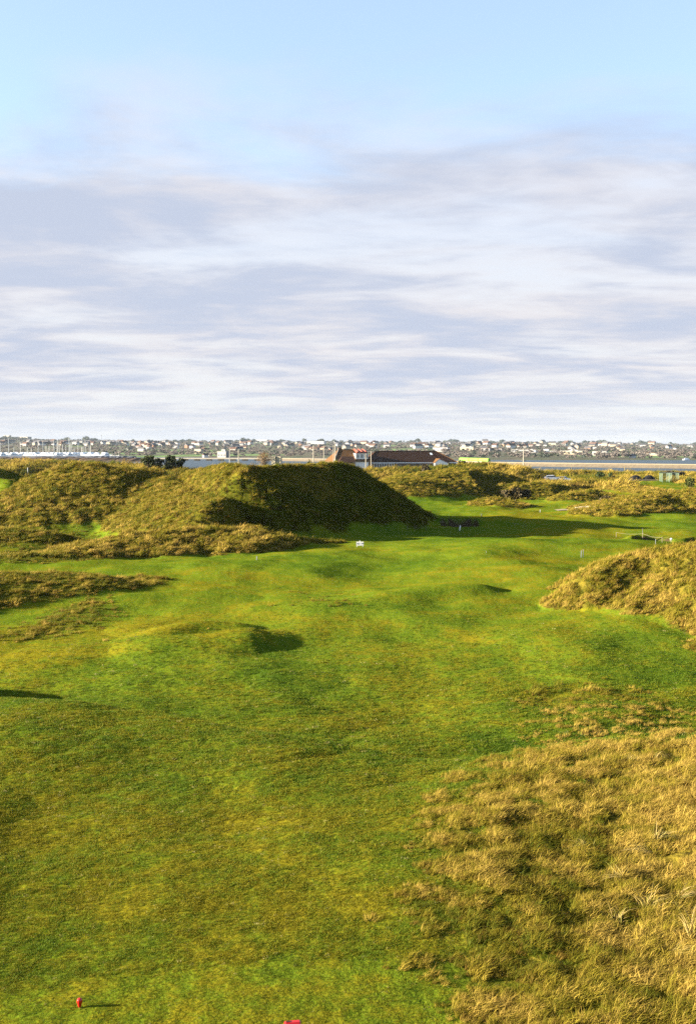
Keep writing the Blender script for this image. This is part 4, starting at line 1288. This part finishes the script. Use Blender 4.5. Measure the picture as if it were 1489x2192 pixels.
# ------------------------------------------------------------------ shrubs and trees on this side
def ground_plant(px, base_row, top_row, wpx, d, name, lm, lab, cat, grp, seed, n=900, trunk=-.08):
    x = (px - CX) / F * d; z = gz(x, d)
    h = max(.8, CZ + (HOR - top_row) / F * d - z)
    w = wpx / F * d
    return plant(name, (x, d, z - .05), w, h, lm, n, w * .045 + .04, lab, cat, grp, seed, trunk)
ground_plant(316, 1000, 972, 32, 262, 'pine_tree', L_PINE, 'leftmost dark pine of the clump behind the left dune', 'pine', 'dark pines behind the left dune', 3, 1500)
ground_plant(338, 1000, 978, 30, 268, 'pine_tree', L_PINE, 'low dark pine second from the left in the clump', 'pine', 'dark pines behind the left dune', 4, 1300)
ground_plant(362, 1000, 971, 38, 262, 'pine_tree', L_PINE, 'tallest broad dark pine of the clump behind the left dune', 'pine', 'dark pines behind the left dune', 5, 1700)
ground_plant(388, 1000, 977, 30, 264, 'pine_tree', L_PINE, 'rightmost dark pine of the clump behind the left dune', 'pine', 'dark pines behind the left dune', 6, 1300)
ground_plant(274, 1004, 992, 18, 240, 'gorse_bush', L_GORSE, 'low green bush left of the pine clump', 'bush', None, 7, 700)
ground_plant(661, 992, 979, 18, 330, 'evergreen_bush', L_PINE, 'dark round bush above the black ridge left of the poles', 'bush', None, 8, 900)
ground_plant(703, 992, 985, 11, 330, 'gorse_bush', L_GORSE, 'small bush at the foot of the pale poles', 'bush', None, 9, 500)
ground_plant(911, 1004, 992, 34, 290, 'evergreen_bush', L_DARK, 'dark bush in the golden dune in front of the clubhouse', 'bush', None, 10, 1200)
ground_plant(985, 995, 983, 30, 320, 'evergreen_bush', L_DARK, 'dark scrub at the right end of the clubhouse', 'bush', None, 12, 1000)
ground_plant(1282, 1022, 1007, 34, 335, 'gorse_bush', L_GORSE, 'broad green gorse bush right of the white cars', 'bush', None, 13, 1200)
ground_plant(1306, 1022, 1010, 24, 338, 'gorse_bush', L_GORSE, 'smaller gorse bush beside the broad one', 'bush', None, 14, 900)
ground_plant(1476, 1044, 1018, 26, 212, 'cabbage_palm', L_GORSE, 'spiky green shrub at the right edge by the lawn', 'shrub', None, 15, 900, .3)
ground_plant(1104, 1076, 1042, 58, 182, 'blackthorn_bush', L_DARK, 'dark thicket in the hollow of the right-hand dunes', 'thicket', None, 16, 2000, .1)
ground_plant(1295, 1080, 1060, 34, 172, 'blackthorn_bush', L_DARK, 'dark thicket at the end of the gravel path', 'thicket', None, 17, 1500, .1)
ground_plant(1432, 1016, 1009, 66, 385, 'blackthorn_bush', L_DARK, 'long dark scrub bank behind the netting cages', 'scrub', None, 18, 1600, .1)
pt = at(566, 990, 560); plant('bare_tree', (pt.x, 560, gz(pt.x, 560)), 11.5, CZ + (HOR - 960) / F * 560 - gz(pt.x, 560), L_TWIG, 2600, .16, 'brown leafless tree behind the dark ridge', 'tree', None, 21, .3)

# two stone piers by the water
for k, px in enumerate((586.5, 598)):
    d = 560; x = (px - CX) / F * d; zt = CZ + (HOR - 978.5) / F * d
    z = gz(x, d)
    tag(MB().box((0, 0, (zt - z) / 2), (2.2, 2.0, zt - z + .6)).box((0, 0, zt - z), (2.5, 2.3, .3)).build('stone_pier', mat('pier_stone', (.30, .27, .19), .9, .1, .2, .6), None, (x, d, z), -.3),
        ['left one of two square stone piers near the brown bare tree', 'right one of two square stone piers near the brown bare tree'][k], 'pier')

# ------------------------------------------------------------------ parked cars and practice-ground things
def car(px, row, d, rz, label):
    x = (px - CX) / F * d; z = gz(x, d)
    WHT = mat('car_white', (.82, .82, .84), .3, .5); GL = mat('car_glass', (.03, .035, .04), .1, .6); TY = mat('tyre', (.02, .02, .02), .9); RIM = mat('rim', (.5, .5, .5), .4, .5, metallic=.6)
    LMP = mat('headlamp', (.85, .85, .8), .15, .6); RED = mat('tail_lamp', (.4, .03, .03), .3, .5)
    e = empty('parked_car', (x, d, z), rz); tag(e, label, 'car', 'cars parked behind the right-hand dunes')
    side = [(-2.15, .35), (-2.2, .75), (-2.05, .98), (-1.5, 1.02), (1.0, .95), (1.9, .82), (2.15, .62), (2.15, .35)]
    top = [(-1.85, 1.0), (-1.35, 1.42), (.35, 1.45), (1.05, .95)]
    def ext(pf, w0, w1, name, m, par):
        n = len(pf); mb = MB()
        zs = [q[1] for q in pf]; z0_, z1_ = min(zs), max(zs)
        vs = [(q[0], s_ * (w0 + (w1 - w0) * (q[1] - z0_) / (z1_ - z0_)), q[1]) for s_ in (-1, 1) for q in pf]
        fs = [tuple(range(n)), tuple(range(n, 2 * n))[::-1]] + [(i, n + i, n + (i + 1) % n, (i + 1) % n) for i in range(n)]
        return mb.add(vs, fs).build(name, m, par)
    ext(side, .88, .84, 'body', WHT, e)
    cb = ext(top, .80, .62, 'cabin', GL, e)
    ext([(-1.4, 1.40), (-1.2, 1.46), (.3, 1.48), (.45, 1.42)], .66, .6, 'roof', WHT, cb)
    for wx in (-1.35, 1.35):
        for s_ in (-1, 1):
            w = MB().tube([(wx, s_ * .70, .32), (wx, s_ * .90, .32)], .32, 14).build('wheel', TY, e)
            MB().tube([(wx, s_ * .89, .32), (wx, s_ * .915, .32)], .19, 10).build('rim', RIM, w)
    for s_ in (-.62, .62):
        MB().box((2.13, s_, .66), (.1, .3, .14)).build('headlight', LMP, e)
        MB().box((-2.17, s_, .78), (.08, .25, .16)).build('tail_light', RED, e)
car(1181, 1024, 292, .12, 'white car parked side-on behind the dunes, left one of two')
car(1205, 1024, 296, -.7, 'white car parked at an angle, right one of two behind the dunes')

# dark covered heap
def heap():
    d = 318; px = 1373
    mb = MB(); nx, ny = 34, 12; w, dp = 60 / F * d, 4.0
    vs = []
    for j in range(ny + 1):
        for i in range(nx + 1):
            u, v = i / nx * 2 - 1, j / ny * 2 - 1
            hgt = 1.75 * max(0, 1 - ((u + .46) / .5) ** 2) ** .8 + 1.75 * max(0, 1 - ((u - .5) / .48) ** 2) ** .8
            hgt = max(hgt, .25 * max(0, 1 - u * u)) * max(0, 1 - v * v) ** .7 + random.uniform(-.05, .05)
            vs.append((u * w / 2, v * dp / 2, max(0, hgt)))
    fs = [(j * (nx + 1) + i, j * (nx + 1) + i + 1, (j + 1) * (nx + 1) + i + 1, (j + 1) * (nx + 1) + i) for j in range(ny) for i in range(nx)]
    x = (px - CX) / F * d; z = gz(x, d)
    o = mb.add(vs, fs).build('covered_heap', mat('black_sheet', (.005, .005, .006), .7, .1, .2, 2), None, (x, d, z - .05), smooth=True)
    tag(o, 'black sheet over a two-humped heap on the far lawn', 'heap')
    MB().tube([(-w / 2, -dp / 2 - .1, .22), (w / 2, -dp / 2 - .1, .22)], .22, 8).build('edge_log', STONE, o)
heap()
def net_cage(px, wpx, d, lab):
    x = (px - CX) / F * d; z = gz(x, d); w = wpx / F * d; h = CZ + (HOR - 1012) / F * d - z
    e = empty('netting_cage', (x, d, z)); tag(e, lab, 'net cage', 'practice netting cages on the far lawn')
    FR = mat('cage_frame', (.14, .18, .15), .6, .3); NET = mat('cage_net', (.07, .11, .08), .9, .1, alpha=.2)
    for sx in (-1, 1):
        for sy in (-1, 1):
            MB().tube([(sx * w / 2, sy * 1.4, -.1), (sx * w / 2, sy * 1.4, h)], .05, 6).build('post', FR, e)
    for sy in (-1, 1):
        MB().tube([(-w / 2, sy * 1.4, h), (w / 2, sy * 1.4, h)], .045, 6).build('rail', FR, e)
    for sx in (-1, 1):
        MB().box((sx * w / 2, 0, h / 2), (.02, 2.75, h - .1)).build('net', NET, e)
    MB().box((0, 1.4, h / 2), (w - .12, .02, h - .1)).build('net', NET, e)
net_cage(1421, 15, 300, 'pale green netting cage on the far lawn, left one of two')
net_cage(1441, 15, 304, 'pale green netting cage on the far lawn, right one of two')
dS = 350; xS = (1148 - CX) / F * dS
sb = empty('notice_post', (xS, dS, gz(xS, dS))); tag(sb, 'small white notice on a dark post behind the cars', 'notice')
hS = CZ + (HOR - 1003) / F * dS - gz(xS, dS)
MB().tube([(0, 0, -.2), (0, 0, hS)], .09, 6).build('post', BARK, sb)
MB().box((0, -.1, hS * .55), (.7, .06, .6)).build('board', HULLW, sb)
MB().box((0, -.1, hS * .9), (.55, .1, .35)).build('cap', BARK, sb)

# gravel path between the right-hand dunes
def path():
    pts = []
    for px, row in ((1188, 1093), (1210, 1091), (1232, 1088.5), (1254, 1086.5), (1272, 1085)):
        h_ = hit(px, row, 100, 260); pts.append(h_)
    mb = MB(); vs = []
    pts = densify(pts, 6)
    for i, p in enumerate(pts):
        for o in (-1.0, -.35, .35, 1.0):
            y = p.y + o * 1.3; vs.append((p.x, y, gz(p.x, y) + (.10 if abs(o) < .5 else .06)))
    fs = [(i * 4 + j, (i + 1) * 4 + j, (i + 1) * 4 + j + 1, i * 4 + j + 1) for i in range(len(pts) - 1) for j in range(3)]
    tag(mb.add(vs, fs).build('path', mat('gravel', (.17, .14, .09), .95, .1, .2, 3), smooth=True), None, None, None, 'structure')
path()

# ------------------------------------------------------------------ course furniture
WPAINT = mat('white_paint', (.62, .61, .58), .5, .3, .04, 6)
BLUE = mat('blue_print', (.03, .03, .16), .5, .3)
GREYP = mat('grey_stake', (.09, .10, .11), .7, .2)
ROPE = mat('pale_rope', (.11, .10, .065), .9, .1)
def sign():
    p = hit(770, 1171, 60, 125)
    e = empty('tee_sign', p); tag(e, 'small white course sign with dark blue corner marks beside the shaded fairway', 'sign')
    k = p.y / F
    w = 15.5 * k
    b = MB().box((0, 0, 7.2 * k), (w, .04, 8.6 * k))
    b.box((-.3 * k, 0, 12.6 * k), (3.0 * k, .036, 2.4 * k), 0, 0, .5)
    b.build('board', WPAINT, e)
    for s_ in (-1, 1):
        MB().box((s_ * w * .42, .03, 2.0 * k), (.06, .05, 4.4 * k)).build('leg', WPAINT, e)
    MB().box((-w * .34, -.024, 7.0 * k), (2.3 * k, .01, 2.2 * k)).build('emblem', BLUE, e)
    MB().box((w * .33, -.024, 7.6 * k), (2.3 * k, .01, 2.2 * k)).build('emblem', BLUE, e)
    MB().box((-w * .08, -.024, 8.3 * k), (4.2 * k, .008, .45 * k)).build('lettering', mat('grey_print', (.35, .35, .5), .6), e)
    MB().box((w * .02, -.024, 4.6 * k), (5.0 * k, .008, .5 * k)).build('lettering', mat('grey_print', (.35, .35, .5), .6), e)
sign()

def stake(px, row, hpx, r, m, name, label, tilt=0.0, cap=False, grp=None, dmin=60, dmax=240):
    p = hit(px, row, dmin, dmax); h = hpx / F * p.y
    e = MB().tube([(0, 0, -.1), (math.sin(tilt) * h * .5, 0, h * .5), (math.sin(tilt) * h, 0, h)], [r, r, r * .9], 8).lathe([(r * .9, 0), (r * .7, r * .4), (.002, r * .7)], 8, 0, (math.sin(tilt) * h, 0, h)).build(name, m, None, p, smooth=True)
    tag(e, label, 'post', grp)
    return e
stake(983, 1137, 11, .07, WPAINT, 'marker_post', 'short thick white post leaning slightly in front of the shaded bunker', .12)
stake(60, 1014, 11, .12, WPAINT, 'marker_post', 'white post at the left flank of the big dune', 0, dmax=400)
stake(1155, 1097, 6, .04, WPAINT, 'marker_post', 'small pale post at the foot of the right-hand dunes')
stake(1040, 1184, 4, .018, GREYP, 'marker_post', 'tiny white peg on the brow of the fairway')
stake(550, 1199, 8, .04, GREYP, 'marker_stake', 'thin blue-grey stake at the foot of the lit mound')
stake(1243, 1194, 15, .03, GREYP, 'marker_stake', 'thin grey stake on the right of the fairway, left one of a pair', 0, False, 'pair of grey stakes')
stake(1247, 1194, 17, .03, GREYP, 'marker_stake', 'thin grey stake on the right of the fairway, right one of a pair', 0, False, 'pair of grey stakes')
stake(1402, 1165, 11, .03, GREYP, 'marker_stake', 'thin grey stake in front of the right-hand bunker')
stake(1374, 1153, 20, .03, mat('dark_rod', (.05, .05, .05), .6), 'marker_rod', 'thin dark rod standing at the left end of the right-hand bunker')
stake(1030, 1106, 6, .06, mat('dark_rod', (.05, .05, .05), .6), 'marker_rod', 'short dark stake at the edge of the long shadow')

def barrier(posts, hpx, label):
    P = [hit(px, row, 70, 200) for px, row in posts]
    e = empty('rope_barrier', P[0]); tag(e, label, 'rope barrier', 'rope barriers round the bunkers')
    hs = []
    for p in P:
        h = hpx / F * p.y
        q = p - P[0]
        MB().tube([q + Vector((0, 0, -.1)), q + Vector((0, 0, h))], .03, 6).build('post', ROPE, e); hs.append(q + Vector((0, 0, h * .93)))
    for a, b in zip(hs[:-1], hs[1:]):
        pts = [a.lerp(b, t / 8) - Vector((0, 0, .12 * math.sin(math.pi * t / 8))) for t in range(9)]
        MB().tube(pts, .011, 5).build('rope', ROPE, e)
barrier([(872, 1134), (889, 1135), (911, 1136)], 9, 'low rope barrier in the shade left of the white post')
barrier([(1101, 1125), (1124, 1129)], 6, 'short rope barrier across the long shadow')
barrier([(1318, 1150), (1374, 1155), (1416, 1161)], 11, 'rope barrier on thin posts round the right-hand bunker')
pd_ = hit(1435, 1160, 80, 160)
dm = empty('disc_marker', pd_); tag(dm, 'round white marker on a short stake at the right-hand bunker', 'marker')
MB().tube([(0, 0, -.1), (0, 0, .16)], .02, 6).build('stake', WPAINT, dm)
MB().lathe([(.02, .12), (.10, .16), (.13, .24), (.11, .33), (.02, .37)], 14).build('head', WPAINT, dm, smooth=True)

# red tee markers
REDP = mat('red_gloss', (.34, .008, .007), .22, .5, .03, 20)
def tee_marker():
    p = hit(171, 2157, 14, 30)
    e = empty('tee_marker', p); tag(e, 'small glossy red pear-shaped tee marker standing on the mown tee', 'tee marker', 'red tee markers')
    prof = [(.004, .0), (.020, .012), (.028, .035), (.036, .065), (.043, .095), (.045, .118), (.040, .138), (.028, .152), (.012, .159), (.001, .160)]
    MB().lathe(prof, 24).build('body', REDP, e, smooth=True)
    MB().tube([(0, 0, -.06), (0, 0, .01)], [.004, .008], 8).build('spike', GREYP, e)
tee_marker()
def tee_block():
    p = hit(626, 2205, 12, 30)
    e = empty('tee_block', p, .18); tag(e, 'red wedge-shaped tee marker cut by the bottom edge of the picture', 'tee marker', 'red tee markers')
    hgt, L = .135, .25
    pf = [(-.075, 0), (-.062, hgt * .8), (-.03, hgt), (.03, hgt), (.062, hgt * .8), (.075, 0)]
    n = len(pf); xs = [(-L / 2, .82), (-L / 2 + .02, 1), (L / 2 - .02, 1), (L / 2, .82)]
    vs = [(x, y * s_, z * (1 if s_ == 1 else .93)) for x, s_ in xs for y, z in pf]
    fs = [(i * n + j, (i + 1) * n + j, (i + 1) * n + (j + 1) % n, i * n + (j + 1) % n)[::-1] for i in range(3) for j in range(n)] + [tuple(range(n))[::-1], tuple(range(3 * n, 4 * n))]
    MB().add(vs, fs).build('body', REDP, e)
    MB().box((-L * .28, -.001, hgt + .001), (.07, .036, .01)).build('groove', mat('facet_shade', (.03, .005, .005), .8), e)  # dark patch painting the shade on the block's upper left facet
tee_block()

# pale marram plants that stand out of the near rough
def marram(px, row, s, lean, seed, label):
    p = hit(px, row, 14, 45)
    r = random.Random(seed)
    e = empty('marram_plant', p); tag(e, label, 'grass plant', 'pale marram plants in the near rough')
    mm = MATS.get('marram_straw') or mat('marram_straw', (.26, .195, .065), .6, .2, .12, 3)
    mg = MATS.get('marram_green') or mat('marram_green', (.12, .11, .018), .6, .2, .12, 3)
    for kind, n, m in (('dry_leaves', 26, mm), ('green_leaves', 14, mg)):
        mb = MB()
        for k in range(n):
            L = s * r.uniform(.45, .95); dx, dy = lean + r.gauss(0, .4), r.gauss(0, .38)
            pts = []
            for t in (0, .3, .6, .85, 1):
                b = t * t * .75
                pts.append(Vector((r.uniform(-.01, .01) + dx * L * (t * .5 + b * .6), dy * L * (t * .5 + b * .6), L * (t - .42 * b * (1 + abs(dx))))))
            w = .0055
            sd = Vector((math.cos(k * 2.4), math.sin(k * 2.4), 0))
            vs = []
            for t, q in zip((1, .95, .8, .5, .08), pts):
                vs += [q - sd * w * t, q + sd * w * t]
            off = Vector((r.gauss(0, .05), r.gauss(0, .05), -.02))
            mb.add([v + off for v in vs], [(i * 2, i * 2 + 1, i * 2 + 3, i * 2 + 2) for i in range(4)])
        mb.build(kind, m, e)
for a in ((1402, 1800, .75, .7, 1, 'arching pale grass plant high in the near rough'), (1395, 1830, .6, -1.2, 2, 'flattened pale grass plant below the arching one'),
          (1388, 1950, .8, .2, 3, 'upright pale fan of grass in the middle of the near rough'), (1335, 1885, .6, -.9, 4, 'pale grass leaning left above the upright fan'),
          (1480, 2015, 1.0, -.1, 5, 'large pale grass plant at the right edge of the near rough'), (1450, 1925, .6, 1.0, 6, 'arched pale grass right of the upright fan'),
          (1320, 1975, .55, .1, 7, 'thin upright pale stalks below left of the fan'), (1440, 2050, .6, 1.1, 8, 'pale grass lying to the right below the large plant'),
          (1255, 1820, .55, -.5, 9, 'small pale grass plant on the left part of the near rough'), (1340, 1632, .5, .9, 10, 'windblown pale grass on the crest of the near rough'),
          (1400, 1628, .55, .9, 11, 'windblown pale grass on the crest, right of another')):
    marram(*a)

# ------------------------------------------------------------------ haze
hz = MB().box((0, 2900, 30), (9000, 6600, 80)).build('haze', mat('haze_dummy', (1, 1, 1)))
hm = bpy.data.materials.new('haze_air'); hm.use_nodes = True
ht = hm.node_tree; ht.nodes.clear()
pv = ht.nodes.new('ShaderNodeVolumePrincipled'); pv.inputs['Color'].default_value = (.72, .84, 1.0, 1); pv.inputs['Density'].default_value = 0.000032; pv.inputs['Anisotropy'].default_value = .2
oo = ht.nodes.new('ShaderNodeOutputMaterial'); ht.links.new(pv.outputs[0], oo.inputs['Volume'])
hz.data.materials.clear(); hz.data.materials.append(hm)
tag(hz, None, None, None, 'stuff')
